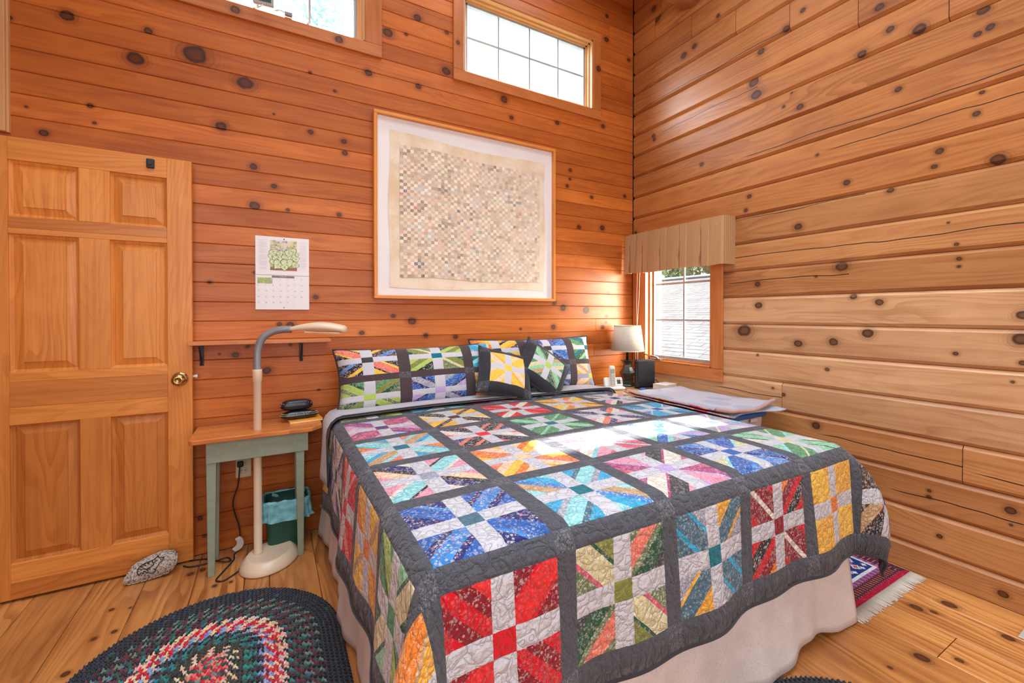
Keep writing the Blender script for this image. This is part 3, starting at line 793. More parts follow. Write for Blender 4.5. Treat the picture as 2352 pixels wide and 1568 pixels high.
def patch_mat(name, sash=(80, 76, 84), arm_w=0.19, hs=0.080, quilted=True, corner_print=0.5):
    """patchwork: every face carries its block's colours; seams are worked out from the block coordinates"""
    N = NT(name)
    uv = N.n('ShaderNodeUVMap', uv_map='blocks').outputs[0]
    P = N.coord('Object')
    wob = N.noise(uv, 14.0, 1, color=True)
    uvw = N.v_('ADD', uv, N.v_('SCALE', N.v_('SUBTRACT', wob, (0.5, 0.5, 0.5)), sc=0.010))
    U, V, _ = N.sep(uvw)
    fu = N.m_('FRACT', N.m_('ADD', U, 20.0)); fv = N.m_('FRACT', N.m_('ADD', V, 20.0))
    x = N.m_('MULTIPLY', N.m_('SUBTRACT', fu, 0.5), 1.0 / (0.5 - hs))
    y = N.m_('MULTIPLY', N.m_('SUBTRACT', fv, 0.5), 1.0 / (0.5 - hs))
    ax, ay = N.m_('ABSOLUTE', x), N.m_('ABSOLUTE', y)
    sx, sy = N.m_('GREATER_THAN', ax, 1.0), N.m_('GREATER_THAN', ay, 1.0)
    insash = N.m_('MAXIMUM', sx, sy); corner = N.m_('MULTIPLY', sx, sy)
    arx, ary = N.m_('LESS_THAN', ax, arm_w), N.m_('LESS_THAN', ay, arm_w)
    arm = N.m_('MAXIMUM', arx, ary); ctr = N.m_('MULTIPLY', arx, ary)
    same = N.m_('GREATER_THAN', N.m_('MULTIPLY', x, y), 0.0)
    sg = N.m_('SIGN', x)
    dA = N.m_('MULTIPLY', N.m_('SUBTRACT', x, y), sg)
    dB = N.m_('MULTIPLY', N.m_('ADD', x, y), sg)
    jit = N.attr('J', 'GEOMETRY')
    jx, jy, jz = N.sep(jit)
    def fam(pre, d, j):
        c = N.attr(pre + '0', 'GEOMETRY', 'Color'); a = N.attr(pre + '0', 'GEOMETRY', 'Alpha')
        for k, b in ((1, -0.50), (2, -0.20), (3, 0.12), (4, 0.45)):
            st = N.m_('GREATER_THAN', d, N.m_('ADD', b, N.m_('MULTIPLY', j, 0.12 * (1 if k % 2 else -1))))
            c = N.mix(st, c, N.attr(pre + '%d' % k, 'GEOMETRY', 'Color'))
            a2 = N.attr(pre + '%d' % k, 'GEOMETRY', 'Alpha')
            a = N.m_('ADD', N.m_('MULTIPLY', a, N.m_('SUBTRACT', 1.0, st)), N.m_('MULTIPLY', a2, st))
        return c, a
    cA, pA = fam('A', dA, jx)
    cB, pB = fam('B', dB, jy)
    c = N.mix(same, cB, cA)
    p = N.m_('ADD', N.m_('MULTIPLY', pA, same), N.m_('MULTIPLY', pB, N.m_('SUBTRACT', 1.0, same)))
    # prints: little flowers, leaves and dots; tone on tone for the plainer ones
    shift = N.m_('ROUND', N.m_('MULTIPLY', N.m_('ADD', dA, N.m_('MULTIPLY', dB, 0.3)), 3.0))
    pv = N.v_('ADD', uv, N.comb(N.m_('MULTIPLY', shift, 0.37), jz, shift))
    vo = N.vor(pv, 34.0, 0.9)
    voc = N.vor(pv, 34.0, 0.9, out='Color')
    dots = N.ramp(vo, 0.28, 0.42, 1.0, 0.0)
    sel = N.ramp(N.sep(voc)[0], 0.35, 0.4)
    leaf = N.ramp(N.noise(pv, 48.0, 2, 0.6, 1.2), 0.50, 0.56)
    sep2 = N.ramp(N.sep(voc)[1], 0.55, 0.6)
    prt = N.m_('MAXIMUM', N.m_('MULTIPLY', dots, sel), N.m_('MULTIPLY', leaf, sep2))
    batik = N.noise(pv, 26.0, 3, 0.6)
    lightc = N.mix(0.72, c, (0.85, 0.80, 0.72))
    c = N.mix(N.m_('MULTIPLY', prt, N.m_('MULTIPLY', p, 0.9)), c, lightc)
    redc = N.mix(N.ramp(N.sep(voc)[2], 0.72, 0.76), c, (0.55, 0.10, 0.10))
    c = N.mix(N.m_('MULTIPLY', N.m_('MULTIPLY', dots, N.m_('GREATER_THAN', p, 0.7)), 0.8), c, redc)
    dk = N.mix(1.0, c, (0.62, 0.62, 0.66), 'MULTIPLY')
    c = N.mix(N.ramp(batik, 0.42, 0.68, 0.0, 0.62), c, dk)
    armc = N.attr('R', 'GEOMETRY', 'Color')
    c = N.mix(arm, c, armc)
    c = N.mix(ctr, c, N.attr('C', 'GEOMETRY', 'Color'))
    sc = srgb(*sash)
    tex = N.noise(P, 420.0, 2)
    sc_n = N.mix(N.ramp(tex, 0.35, 0.65), tuple(k * 0.82 for k in sc), tuple(k * 1.2 for k in sc))
    c = N.mix(insash, c, sc_n)
    lf = N.ramp(N.noise(uv, 46.0, 2, 0.5, 2.0), 0.52, 0.57)
    c = N.mix(N.m_('MULTIPLY', corner, N.m_('MULTIPLY', lf, corner_print)), c, (0.26, 0.25, 0.27))
    # seams
    e1 = N.m_('MINIMUM', N.m_('ABSOLUTE', N.m_('SUBTRACT', ax, 1.0)), N.m_('ABSOLUTE', N.m_('SUBTRACT', ay, 1.0)))
    e2 = N.m_('MINIMUM', N.m_('ABSOLUTE', N.m_('SUBTRACT', ax, arm_w)), N.m_('ABSOLUTE', N.m_('SUBTRACT', ay, arm_w)))
    seam = N.ramp(N.m_('MINIMUM', e1, e2), 0.0, 0.05)
    h = N.m_('MULTIPLY', seam, 0.35)
    if quilted:
        # meandering loops of machine quilting, puckered round the stitches
        wp = N.noise(uv, 9.0, 2, color=True)
        qv = N.v_('ADD', uv, N.v_('SCALE', N.v_('SUBTRACT', wp, (0.5, 0.5, 0.5)), sc=0.16))
        dist = N.vor(qv, 7.5, 1.0, feature='DISTANCE_TO_EDGE')
        st = N.m_('POWER', N.ramp(dist, 0.0, 0.30, smooth=False), 0.5)
        mn = N.noise(N.v_('ADD', uv, (3.1, 4.7, 0)), 6.0, 1, 0.35, 0.6)
        fr = N.m_('FRACT', N.m_('MULTIPLY', mn, 5.0))
        st = N.m_('MULTIPLY', st, N.ramp(N.m_('ABSOLUTE', N.m_('SUBTRACT', fr, 0.5)), 0.0, 0.10, 0.45, 1.0))
        h = N.m_('ADD', h, N.m_('MULTIPLY', st, 1.5))
        h = N.m_('ADD', h, N.m_('MULTIPLY', N.noise(uv, 30.0, 3, 0.6, 0.5), 0.9))
        N.bump(h, 0.8, 0.0060)
    else:
        h = N.m_('ADD', h, N.m_('MULTIPLY', N.noise(uv, 7.0, 3, 0.55, 0.8), 1.3))
        N.bump(h, 0.35, 0.006)
    return N.out(c, 0.88, 0.2, sheen=0.15)

def patch_data(me, uvs_per_face, cell_of_face, table):
    """writes block coordinates and the block's palette on every face"""
    ul = me.uv_layers.new(name='blocks')
    flat = []
    for f in uvs_per_face:
        for u in f: flat += [u[0], u[1]]
    ul.data.foreach_set('uv', flat)
    rr = random.Random(5)
    jit = {}
    chans = {}
    for pre in 'AB':
        for k in range(5): chans[pre + str(k)] = []
    for k in 'CRJ': chans[k] = []
    for cell in cell_of_face:
        A, B, ct, ar = table.get(cell, table[sorted(table)[0]])
        for k in range(5):
            chans['A%d' % k].append(col4(A[k])); chans['B%d' % k].append(col4(B[k]))
        chans['C'].append(col4(ct)); chans['R'].append(col4(ar))
        if cell not in jit: jit[cell] = (rr.uniform(-1, 1), rr.uniform(-1, 1), rr.uniform(0, 9), 1)
        chans['J'].append(jit[cell])
    for k, v in chans.items(): face_colors(me, k, v)

# ---------------------------------------------------------------- bed
M_quilt = patch_mat('patchwork_quilt', sash=(76, 76, 83))
M_sham = patch_mat('patchwork_sham', sash=(74, 60, 62), quilted=False, hs=0.085)
M_cush = patch_mat('patchwork_cushion', sash=(48, 48, 54), quilted=False, hs=0.11)
M_bind = fabric('dark_binding', srgb(56, 50, 54), bump=0.3)
M_linen = fabric('oatmeal_linen', srgb(216, 202, 197), var=0.05, speck=260.0, speck_c=srgb(180, 162, 156), bump=0.35, wrinkle=1.2)
M_back = fabric('pale_flannel_backing', srgb(186, 180, 188), var=0.06, speck=120.0, speck_c=srgb(150, 145, 158), bump=0.35, wrinkle=0.8)
M_sheet = fabric('off_white_sheet', srgb(214, 204, 194), bump=0.2, wrinkle=0.8)

XB0, XB1, YB, ZT = -2.379, -0.700, -1.808, 0.712     # where the cloth starts to bend over, and its top
PX, PY, RB = 0.350, 0.338, 0.060
CXL, CXR, CYF = 0.045, 0.045, 0.060                   # cloth past those lines at the outer sashes

def drape(X, Y, off=0.0, ripple=1.0, flare=0.07):
    """X, Y cloth coordinates (0, 0 at the left foot sash crossing, Y towards the head) -> point on the bed"""
    W = 5 * PX
    dl = -X + CXL; dr = X - W + CXR; df = -Y + CYF
    top = ZT + off
    fx = min(max((X - CXL) / (W - CXL - CXR), 0), 1)
    xi = XB0 + fx * (XB1 - XB0)
    yi = YB + max(Y - CYF, 0.0)
    # soft mattress: slight crown and sag
    crown = 0.012 * math.sin(PI * fx) * min(1, max(0, (Y + 0.1) / 0.4)) + 0.004 * noise.noise(Vector((X * 3.0, Y * 3.0, 1.7)))
    side = None
    if dl > 0: dx, sx = dl, -1
    elif dr > 0: dx, sx = dr, 1
    else: dx, sx = 0.0, 0
    dy = max(df, 0.0)
    if dx <= 0 and dy <= 0:
        return Vector((xi, yi, top + crown))
    rho = math.hypot(dx, dy)
    th = math.atan2(dy, dx)
    R = RB + off
    co = math.sin(2 * th) ** 2 if (dx > 0 and dy > 0) else 0.0
    s_ = min(1.0, rho / 0.60)
    if sx < 0: phi = flare + 0.50 * co
    elif sx > 0:
        rho *= 1 - 0.10 * co
        phi = flare + co * 0.95 * (1 - 0.80 * s_)
    else: phi = flare
    la = R * (PI / 2 - phi)
    if rho < la:
        h = R * math.sin(rho / R); dz = R * (1 - math.cos(rho / R))
    else:
        h = R * math.sin(PI / 2 - phi) + (rho - la) * math.sin(phi)
        dz = R * (1 - math.cos(PI / 2 - phi)) + (rho - la) * math.cos(phi)
    t = max(0.0, min(1.0, dz / 0.36))
    al = Y if dx > 0 and dy <= 0 else X
    wv = ripple * t * (0.012 * math.sin(al * 9.0 + 0.6) + 0.008 * math.sin(al * 21.0 + 2.0)) * (1 - co)
    h += wv
    return Vector((xi + sx * math.cos(th) * h, yi - math.sin(th) * h if dy > 0 else yi, top - dz + crown * max(0, 1 - rho / 0.05)))

bed = empty('bed', (-1.54, -0.93, 0)); tag(bed, 'wide bed with a linen skirt standing in the corner under the framed textile', 'bed')
bl = bed.location
def bed_parts():
    MB().box(XB0 - 0.03 - bl.x, XB1 + 0.03 - bl.x, YB - 0.03 - bl.y, -0.03 - bl.y, 0.44, 0.700, 0.04).obj('mattress', M_sheet, bed)
    MB().box(XB0 - 0.01 - bl.x, XB1 + 0.01 - bl.x, YB - 0.01 - bl.y, -0.03 - bl.y, 0.20, 0.438, 0.02).obj('box_spring', M_linen, bed)
    mb = MB()
    for x in (XB0 + 0.12, XB1 - 0.12):
        for y in (YB + 0.15, -0.15):
            mb = MB().lathe([(0.025, 0.0), (0.03, 0.02), (0.02, 0.03), (0.02, 0.20)], (x - bl.x, y - bl.y, 0), 12)
            mb.obj('leg', M_black, bed)
    # gathered skirt hanging from the box spring down to the boards on three sides
    x0, x1, y0, y1 = XB0 - 0.038, XB1 + 0.020, YB - 0.036, -0.04
    path = []
    def seg(a, b, n, ox, oy):
        for k in range(n): 
            t = k / n
            path.append((a[0] + (b[0] - a[0]) * t, a[1] + (b[1] - a[1]) * t, ox, oy))
    seg((x0, y1), (x0, y0), 110, -1, 0)
    seg((x0, y0), (x1, y0), 120, 0, -1)
    seg((x1, y0), (x1, y1), 90, 1, 0)
    path.append((x1, y1, 1, 0))
    n = len(path)
    V = []; F = []
    nz = 16
    L = 0.0; cum = [0]
    for i in range(1, n):
        L += math.hypot(path[i][0] - path[i - 1][0], path[i][1] - path[i - 1][1]); cum.append(L)
    c1 = cum[110]; c2 = cum[230]
    for j in range(nz + 1):
        t = j / nz
        for i, (px, py, ox, oy) in enumerate(path):
            s = cum[i]
            # rounded normal near the corners
            nx, ny = ox, oy
            for c, (ax, ay, bx, by) in ((c1, (-1, 0, 0, -1)), (c2, (0, -1, 1, 0))):
                w = (s - c) / 0.10
                if abs(w) < 1:
                    k = (w + 1) / 2
                    nx = ax * (1 - k) + bx * k; ny = ay * (1 - k) + by * k
                    q = math.hypot(nx, ny); nx /= q; ny /= q
            cornerf = max(0, 1 - abs(s - c1) / 0.12) + max(0, 1 - abs(s - c2) / 0.12)
            a = 0.010 * math.sin(s * 17 + 0.8 * math.sin(s * 5)) + 0.011 * math.sin(s * 8.3 + 1.0) + 0.005 * math.sin(s * 41)
            off = t ** 1.4 * (0.028 + a) + 0.03 * cornerf * t
            z = 0.46 - t * (0.452 - 0.012 * (1 + math.sin(s * 8.3 + 0.4)) * 0.5) + 0.0
            if c1 < s < c2:      # the hem lifts towards the right foot corner
                u = (s - c1) / (c2 - c1)
                z += t * 0.022 * max(0, math.sin((u - 0.72) / 0.22 * PI)) * (1 if 0.72 < u < 0.94 else 0)
            V.append((px + nx * off - bl.x, py + ny * off - bl.y, z))
    for j in range(nz):
        for i in range(n - 1):
            a = j * n + i
            F.append((a, a + n, a + n + 1, a + 1))
    me = mesh('bed_skirt', V, F, True)
    o = link('bed_skirt', me, M_linen, bed)
    md = o.modifiers.new('thick', 'SOLIDIFY'); md.thickness = 0.003
bed_parts()

# the quilt: 7 x 6 blocks, hanging over both sides and the foot
def quilt():
    nb = 13
    brd = 0.135                                   # sash and binding past the outer crossings, in blocks
    us = [-1 - brd] + [-1 + i / nb for i in range(7 * nb + 1)] + [6 + brd]
    vtop = 4.30
    vs = [-1 - brd] + [-1 + j / nb for j in range(int(5 * nb))]
    while vs[-1] + 1 / nb < vtop: vs.append(vs[-1] + 1 / nb)
    vs.append(vtop)
    nu, nv = len(us), len(vs)
    V = [drape(u * PX, v * PY) for v in vs for u in us]
    # quilting relief between the stitches, in the cloth itself
    F = []; uvf = []; cell = []
    for j in range(nv - 1):
        for i in range(nu - 1):
            a = j * nu + i
            F.append((a, a + 1, a + nu + 1, a + nu))
            lim = lambda q, a, b_: min(max(q, a), b_)
            cu_ = [lim(us[i], -1.076, 6.076), lim(us[i + 1], -1.076, 6.076)]
            cv_ = [lim(vs[j], -1.076, 9), lim(vs[j + 1], -1.076, 9)]
            uvf.append(((cu_[0], cv_[0]), (cu_[1], cv_[0]), (cu_[1], cv_[1]), (cu_[0], cv_[1])))
            cu = math.floor((us[i] + us[i + 1]) / 2); cv = math.floor((vs[j] + vs[j + 1]) / 2)
            cell.append((cv, cu))
    org = Vector((-1.54, -1.1, 0.5))
    me = mesh('patchwork_quilt', [v - org for v in V], F, True)
    tb_ = {}
    for k in set(cell):
        tb_[k] = Q.get(k, Q.get((min(max(k[0], -1), 4), min(max(k[1], -1), 5))))
    patch_data(me, uvf, cell, tb_)
    o = link('patchwork_quilt', me, M_quilt)
    o.location = org
    tag(o, 'multicoloured patchwork quilt with charcoal lattice spread over the bed', 'quilt')
    md = o.modifiers.new('thick', 'SOLIDIFY'); md.thickness = 0.008; md.offset = -1
    # binding round the three open edges
    e = 0.004
    pts = []
    for v in vs[::-1]: pts.append(drape(us[0] * PX - e, v * PY))
    for u in us[1:]: pts.append(drape(u * PX, vs[0] * PY - e))
    for v in vs[1:]: pts.append(drape(us[-1] * PX + e, v * PY))
    b = MB().tube([p - org for p in pts], 0.0055, 6).obj('binding', M_bind, o)
    # head end turned back, showing the pale backing
    nu2, nv2 = 70, 16
    xa, xb = -0.30, 5 * PX + 0.10
    ya = lambda s: (4.05 + 0.10 * math.sin(s * 2.2) + 0.05 * s) * PY
    def fp(a, b):
        X = xa + (xb - xa) * a
        hang = max(0.0, -X)
        y0 = 1.395 + 0.012 * math.sin(a * 7) - 0.30 * hang
        y1 = 1.395 + 0.255 + 0.02 * math.sin(a * 4)
        Y = y0 + (y1 - y0) * b
        bulge = 0.012 + 0.010 * (1 - b)
        p = drape(X, Y, bulge, ripple=0.8, flare=0.05)
        return p - org
    fo = MB().grid(fp, nu2, nv2).obj('turned_back_edge', M_back, o)
    tag(fo, 'pale grey flannel underside of the quilt turned back at the head')
    md = fo.modifiers.new('thick', 'SOLIDIFY'); md.thickness = 0.008; md.offset = 0
    pp = [fp(0, 1 - k / 16) for k in range(17)] + [fp(a / 70, 0) for a in range(1, 71)]
    MB().tube([p + Vector((0, -0.002, 0.003)) for p in pp], 0.0045, 6).obj('binding', M_bind, o)
    return o
quilt()

# ---------------------------------------------------------------- pillows
def pillow_mesh(w, h, t, n=30, pinch=0.10, k=2.6):
    """plump pillow in its own x (width) / z (height) plane, front towards -y; returns MB-like lists and block coordinates"""
    V = []; F = []; P = []
    def pt(u, v, s):
        r = (max(0, 1 - abs(u) ** k) * max(0, 1 - abs(v) ** k)) ** 0.48
        x = u * w / 2 * (1 - pinch * (1 - v * v) * abs(u) ** 3 * 0.6)
        z = v * h / 2 * (1 - pinch * (1 - u * u) * abs(v) ** 3)
        y = -s * t / 2 * r + 0.004 * noise.noise(Vector((u * 3, v * 3, s + w)))
        return (x, y, z)
    for s in (1, -1):
        base = len(V)
        for j in range(n + 1):
            for i in range(n + 1):
                u = math.sin((i / n - 0.5) * PI) * 0.35 + (i / n * 2 - 1) * 0.65; v = math.sin((j / n - 0.5) * PI) * 0.35 + (j / n * 2 - 1) * 0.65
                V.append(pt(u, v, s)); P.append((u, v))
        for j in range(n):
            for i in range(n):
                a = base + j * (n + 1) + i
                q = (a, a + 1, a + n + 2, a + n + 1)
                F.append(q if s > 0 else q[::-1])
    return V, F, P

def sham(name, label, w, h, t, mat, tbl, u0, u1, v0, v1, loc, rot, piping, group=None, cat='pillow', pinch=0.1):
    V, F, P = pillow_mesh(w, h, t, pinch=pinch)
    me = mesh(name, V, F, True)
    uvf = []; cell = []
    for f in F:
        q = [(u0 + (P[i][0] + 1) / 2 * (u1 - u0), v0 + (P[i][1] + 1) / 2 * (v1 - v0)) for i in f]
        uvf.append(q)
        cu = math.floor(sum(a[0] for a in q) / 4); cv = math.floor(sum(a[1] for a in q) / 4)
        cell.append((cv, cu))
    full = {k: tbl.get(k, tbl[sorted(tbl)[0]]) for k in set(cell)}
    patch_data(me, uvf, cell, full)
    bm = bmesh.new(); bm.from_mesh(me)
    bmesh.ops.remove_doubles(bm, verts=bm.verts, dist=0.0015)
    bm.to_mesh(me); bm.free()
    o = link(name, me, mat)
    o.location = loc; o.rotation_euler = rot
    tag(o, label, cat, group)
    # piping along the seam
    n = 24; pts = []
    k = lambda u, v: (u * w / 2 * (1 - pinch * (1 - v * v) * abs(u) ** 3 * 0.6), 0.0, v * h / 2 * (1 - pinch * (1 - u * u) * abs(v) ** 3))
    for i in range(n): pts.append(k(-1 + 2 * i / n, -1))
    for i in range(n): pts.append(k(1, -1 + 2 * i / n))
    for i in range(n): pts.append(k(1 - 2 * i / n, 1))
    for i in range(n + 1): pts.append(k(-1, 1 - 2 * i / n))
    MB().tube(pts, 0.0055, 6, caps=False).obj('piping', piping, o)
    return o

T1 = {(1, 0): ('KyKBK', 'yKCyK', 'k', 'q'), (1, 1): ('GKlol', 'ozjoG', 't', 'q'), (1, 2): ('cBcat', 'ccacs', 't', 'q'),
      (0, 0): ('zgoGz', 'gGlzl', 'l', 'q'), (0, 1): ('sBbKv', 'bNsNb', 'v', 'q'), (0, 2): ('YoYOY', 'YOuYo', 'y', 'q'), (2, 0): ('KyKCK', 'yKCyK', 'k', 'q'), (2, 1): ('GKlol', 'ozjoG', 't', 'q')}
T2 = {(1, 0): ('YKyYK', 'yYOKy', 'k', 'q'), (1, 1): ('bNbBb', 'bNBbB', 'k', 'q'), (1, 2): ('geGtg', 'etGgj', 't', 'q'),
      (0, 0): ('OYoyO', 'YOYyo', 'y', 'q'), (0, 1): ('bNbBb', 'BNbsb', 'b', 'q'), (0, 2): ('uAuuA', 'uuAuY', 'y', 's')}
sham('pillow', 'long patchwork pillow sham on the left with black and orange prints in its corner', 0.98, 0.37, 0.20, M_sham, T1, 0.09, 2.55, 0.12, 1.90,
     (-1.905, -0.205, 0.868), (-0.32, -0.01, 0.0), M_bind, 'patchwork pillow shams against the wall')
sham('pillow', 'long patchwork pillow sham on the right with blue and green blocks beside the lamp', 0.98, 0.385, 0.19, M_sham, T2, 0.09, 2.60, 0.12, 1.95,
     (-1.08, -0.165, 0.885), (-0.27, 0.0, 0.0), M_bind, 'patchwork pillow shams against the wall')
T3 = {(0, 0): ('yuyyu', 'YyYuy', 'y', 'q')}
T4 = {(0, 0): ('gAejg', 'zGzeg', 'l', 'q')}
sham('cushion', 'small yellow patchwork cushion with charcoal border lying in the middle of the pillows', 0.35, 0.35, 0.13, M_cush, T3, -0.106, 1.106, -0.106, 1.106,
     (-1.435, -0.365, 0.868), (-0.80, 0.0, 0.0), M_bind, 'small patchwork cushions', 'cushion', 0.12).rotation_euler = (Matrix.Rotation(-0.72, 3, 'X') @ Matrix.Rotation(0.34, 3, 'Y')).to_euler()
sham('cushion', 'small green patchwork cushion tipped on its corner in front of the right sham', 0.36, 0.36, 0.13, M_cush, T4, -0.106, 1.106, -0.106, 1.106,
     (-1.145, -0.35, 0.872), (-0.6, 0.0, 0.0), M_bind, 'small patchwork cushions', 'cushion', 0.12).rotation_euler = (Matrix.Rotation(0.18, 3, 'Z') @ Matrix.Rotation(-0.60, 3, 'X') @ Matrix.Rotation(0.80, 3, 'Y')).to_euler()
def white_pillow(loc, rot, label, w=0.9):
    V, F, P = pillow_mesh(w, 0.36, 0.17, 24)
    me = mesh('pillow', V, F, True)
    bm = bmesh.new(); bm.from_mesh(me)
    bmesh.ops.remove_doubles(bm, verts=bm.verts, dist=0.0015)
    bm.to_mesh(me); bm.free()
    o = link('pillow', me, M_sheet, None, loc, rot)
    tag(o, label, 'pillow')
white_pillow((-1.915, -0.09, 0.858), (-0.12, 0.0, 0), 'plain off-white pillow mostly hidden behind the left sham')
# ---------------------------------------------------------------- framed old patchwork textile
def framed_textile():
    x0, x1, z0, z1 = -2.150, -0.828, 1.332, 2.468
    F_ = empty('framed_textile', ((x0 + x1) / 2, 0, (z0 + z1) / 2))
    tag(F_, 'large framed antique patchwork of tiny checks in a wood frame above the bed', 'framed textile')
    L = F_.location
    w = 0.020
    for nm, p0, u, v, ln, ww in (('frame', (x0, -0.002, z0 + w / 2), (1, 0, 0), (0, 0, 1), x1 - x0, w), ('frame', (x0, -0.002, z1 - w / 2), (1, 0, 0), (0, 0, 1), x1 - x0, w),
                                 ('frame', (x0 + w / 2, -0.002, z1 - w), (0, 0, -1), (1, 0, 0), z1 - z0 - 2 * w, w), ('frame', (x1 - w / 2, -0.002, z1 - w), (0, 0, -1), (1, 0, 0), z1 - z0 - 2 * w, w)):
        board(F_, nm, (p0[0] - L.x, p0[1], p0[2] - L.z), u, v, ln, ww, 0.042, M_door, 0.05, (), 0.002)
    M_mat = plain('white_mat_board', srgb(232, 224, 222), 0.8, var=0.01)
    o = MB().box(x0 + 0.015, x1 - 0.015, -0.018, -0.004, z0 + 0.015, z1 - 0.015).obj('mat_board', M_mat, F_); o.location = -L
    # muslin ground with frayed, slightly uneven edges, and the sewn checks on it
    N = NT('old_muslin')
    P = N.coord('Object')
    c = N.mix(N.ramp(N.noise(P, 5.0, 4, 0.6), 0.35, 0.7), srgb(238, 220, 198), srgb(222, 194, 162))
    c = N.mix(N.ramp(N.noise(P, 300.0, 2), 0.4, 0.7, 0, 0.25), c, srgb(180, 150, 120))
    N.bump(N.m_('ADD', N.noise(N.v_('MULTIPLY', P, (1, 1, 0.35)), 38.0, 3), N.m_('MULTIPLY', N.noise(P, 400, 1), 0.2)), 0.4, 0.006)
    M_mus = N.out(c, 0.95, 0.1)
    N = NT('old_calico_checks')
    P = N.coord('Object')
    fc = N.attr('col', 'GEOMETRY', 'Color'); fa = N.attr('col', 'GEOMETRY', 'Alpha')
    pr = N.ramp(N.noise(P, 210.0, 2, 0.6, 1.0), 0.50, 0.56)
    c = N.mix(N.m_('MULTIPLY', pr, N.m_('MULTIPLY', fa, 0.55)), fc, srgb(232, 218, 198))
    c = N.mix(N.ramp(N.noise(P, 9.0, 3), 0.45, 0.75, 0, 0.35), c, srgb(200, 172, 140))
    N.bump(N.noise(N.v_('MULTIPLY', P, (1, 1, 0.6)), 60.0, 3, 0.6), 0.5, 0.006)
    M_chk = N.out(c, 0.95, 0.1)
    mx0, mx1, mz0, mz1 = x0 + 0.095, x1 - 0.085, z0 + 0.072, z1 - 0.125
    def edge(u, v):
        x = mx0 + (mx1 - mx0) * u + 0.006 * math.sin(v * 9 + u * 4) * (1 if u in (0, 1) else 0)
        z = mz0 + (mz1 - mz0) * v + (0.010 * math.sin(u * 7 + 1) + 0.03 * (1 - u) * 0.6) * v - 0.010 * math.sin(u * 6) * (1 - v)
        return (x - L.x, -0.0205 - 0.0015 * noise.noise(Vector((u * 9, v * 9, 0))), z - L.z)
    MB().grid(edge, 40, 34).obj('muslin', M_mus, F_)
    nu, nv = 46, 42
    text_fix = 0
    cx0, cx1, cz0, cz1 = mx0 + 0.065, mx1 - 0.045, mz0 + 0.060, mz1 - 0.055
    rr = random.Random(42)
    dark = [(44, 62, 92), (60, 44, 42), (104, 80, 66), (150, 120, 98), (176, 140, 112), (190, 160, 130), (120, 100, 84), (204, 84, 80), (40, 40, 46), (160, 170, 176), (214, 150, 130), (176, 150, 140), (150, 160, 110)]
    wts = [0.35, 0.4, 1.3, 3, 5, 6, 2, 0.35, 0.2, 1.4, 2.0, 3, 0.5]
    V = []; F = []; C = []
    # nine-patch like repeats: diagonal runs of one print, plain squares between
    prints = {}
    for j in range(nv):
        for i in range(nu):
            if (i + j) % 2 == 0:
                key = ((i + j) // 2 // 2, (i - j + 60) // 3)
                if key not in prints or rr.random() < 0.22:
                    prints[key] = rr.choices(dark, wts)[0]
                c = prints[key]; a = 0.8
                fade = 0.40 * (i / nu) ** 1.2 + 0.22 + rr.uniform(0, 0.25)
                c = tuple(k * (1 - fade) + f * fade for k, f in zip(c, (232, 210, 190)))
            else:
                b = rr.uniform(-22, 10) if rr.random() < 0.8 else rr.uniform(-60, -20); c = (234 + b, 214 + b, 194 + b); a = 0.4
            C.append((*srgb(*[min(255, max(0, k)) for k in c]), a))
    for j in range(nv + 1):
        for i in range(nu + 1):
            u, v = i / nu, j / nv
            x = cx0 + (cx1 - cx0) * u + 0.004 * noise.noise(Vector((u * 6, v * 6, 3)))
            z = cz0 + (cz1 - cz0) * v + 0.004 * noise.noise(Vector((u * 6, v * 6, 8))) - 0.022 * u * v + 0.008 * math.sin(u * 8)
            V.append((x - L.x, -0.0235 - 0.0012 * noise.noise(Vector((u * 30, v * 30, 1))), z - L.z))
    for j in range(nv):
        for i in range(nu):
            a = j * (nu + 1) + i
            F.append((a, a + 1, a + nu + 2, a + nu + 1))
    me = mesh('checks', V, F, True)
    face_colors(me, 'col', C)
    o = link('patchwork_checks', me, M_chk, F_)
    return F_
framed_textile()

# ---------------------------------------------------------------- text helper
def text_mesh(items):
    """items: (string, x, z, size) in one plane facing -y; returns one mesh"""
    mb = MB()
    cu = bpy.data.curves.new('txt', 'FONT')
    ob = bpy.data.objects.new('txt', cu)
    COL.objects.link(ob)
    for s, x, z, sz, al in items:
        cu.body = s; cu.size = sz; cu.align_x = al; cu.resolution_u = 2
        dg = bpy.context.evaluated_depsgraph_get()
        dg.update()
        me = bpy.data.meshes.new_from_object(ob.evaluated_get(dg))
        mb.add([(v.co.x + x, 0, v.co.y + z) for v in me.vertices], [tuple(p.vertices) for p in me.polygons])
        bpy.data.meshes.remove(me)
    bpy.data.objects.remove(ob)
    return mb

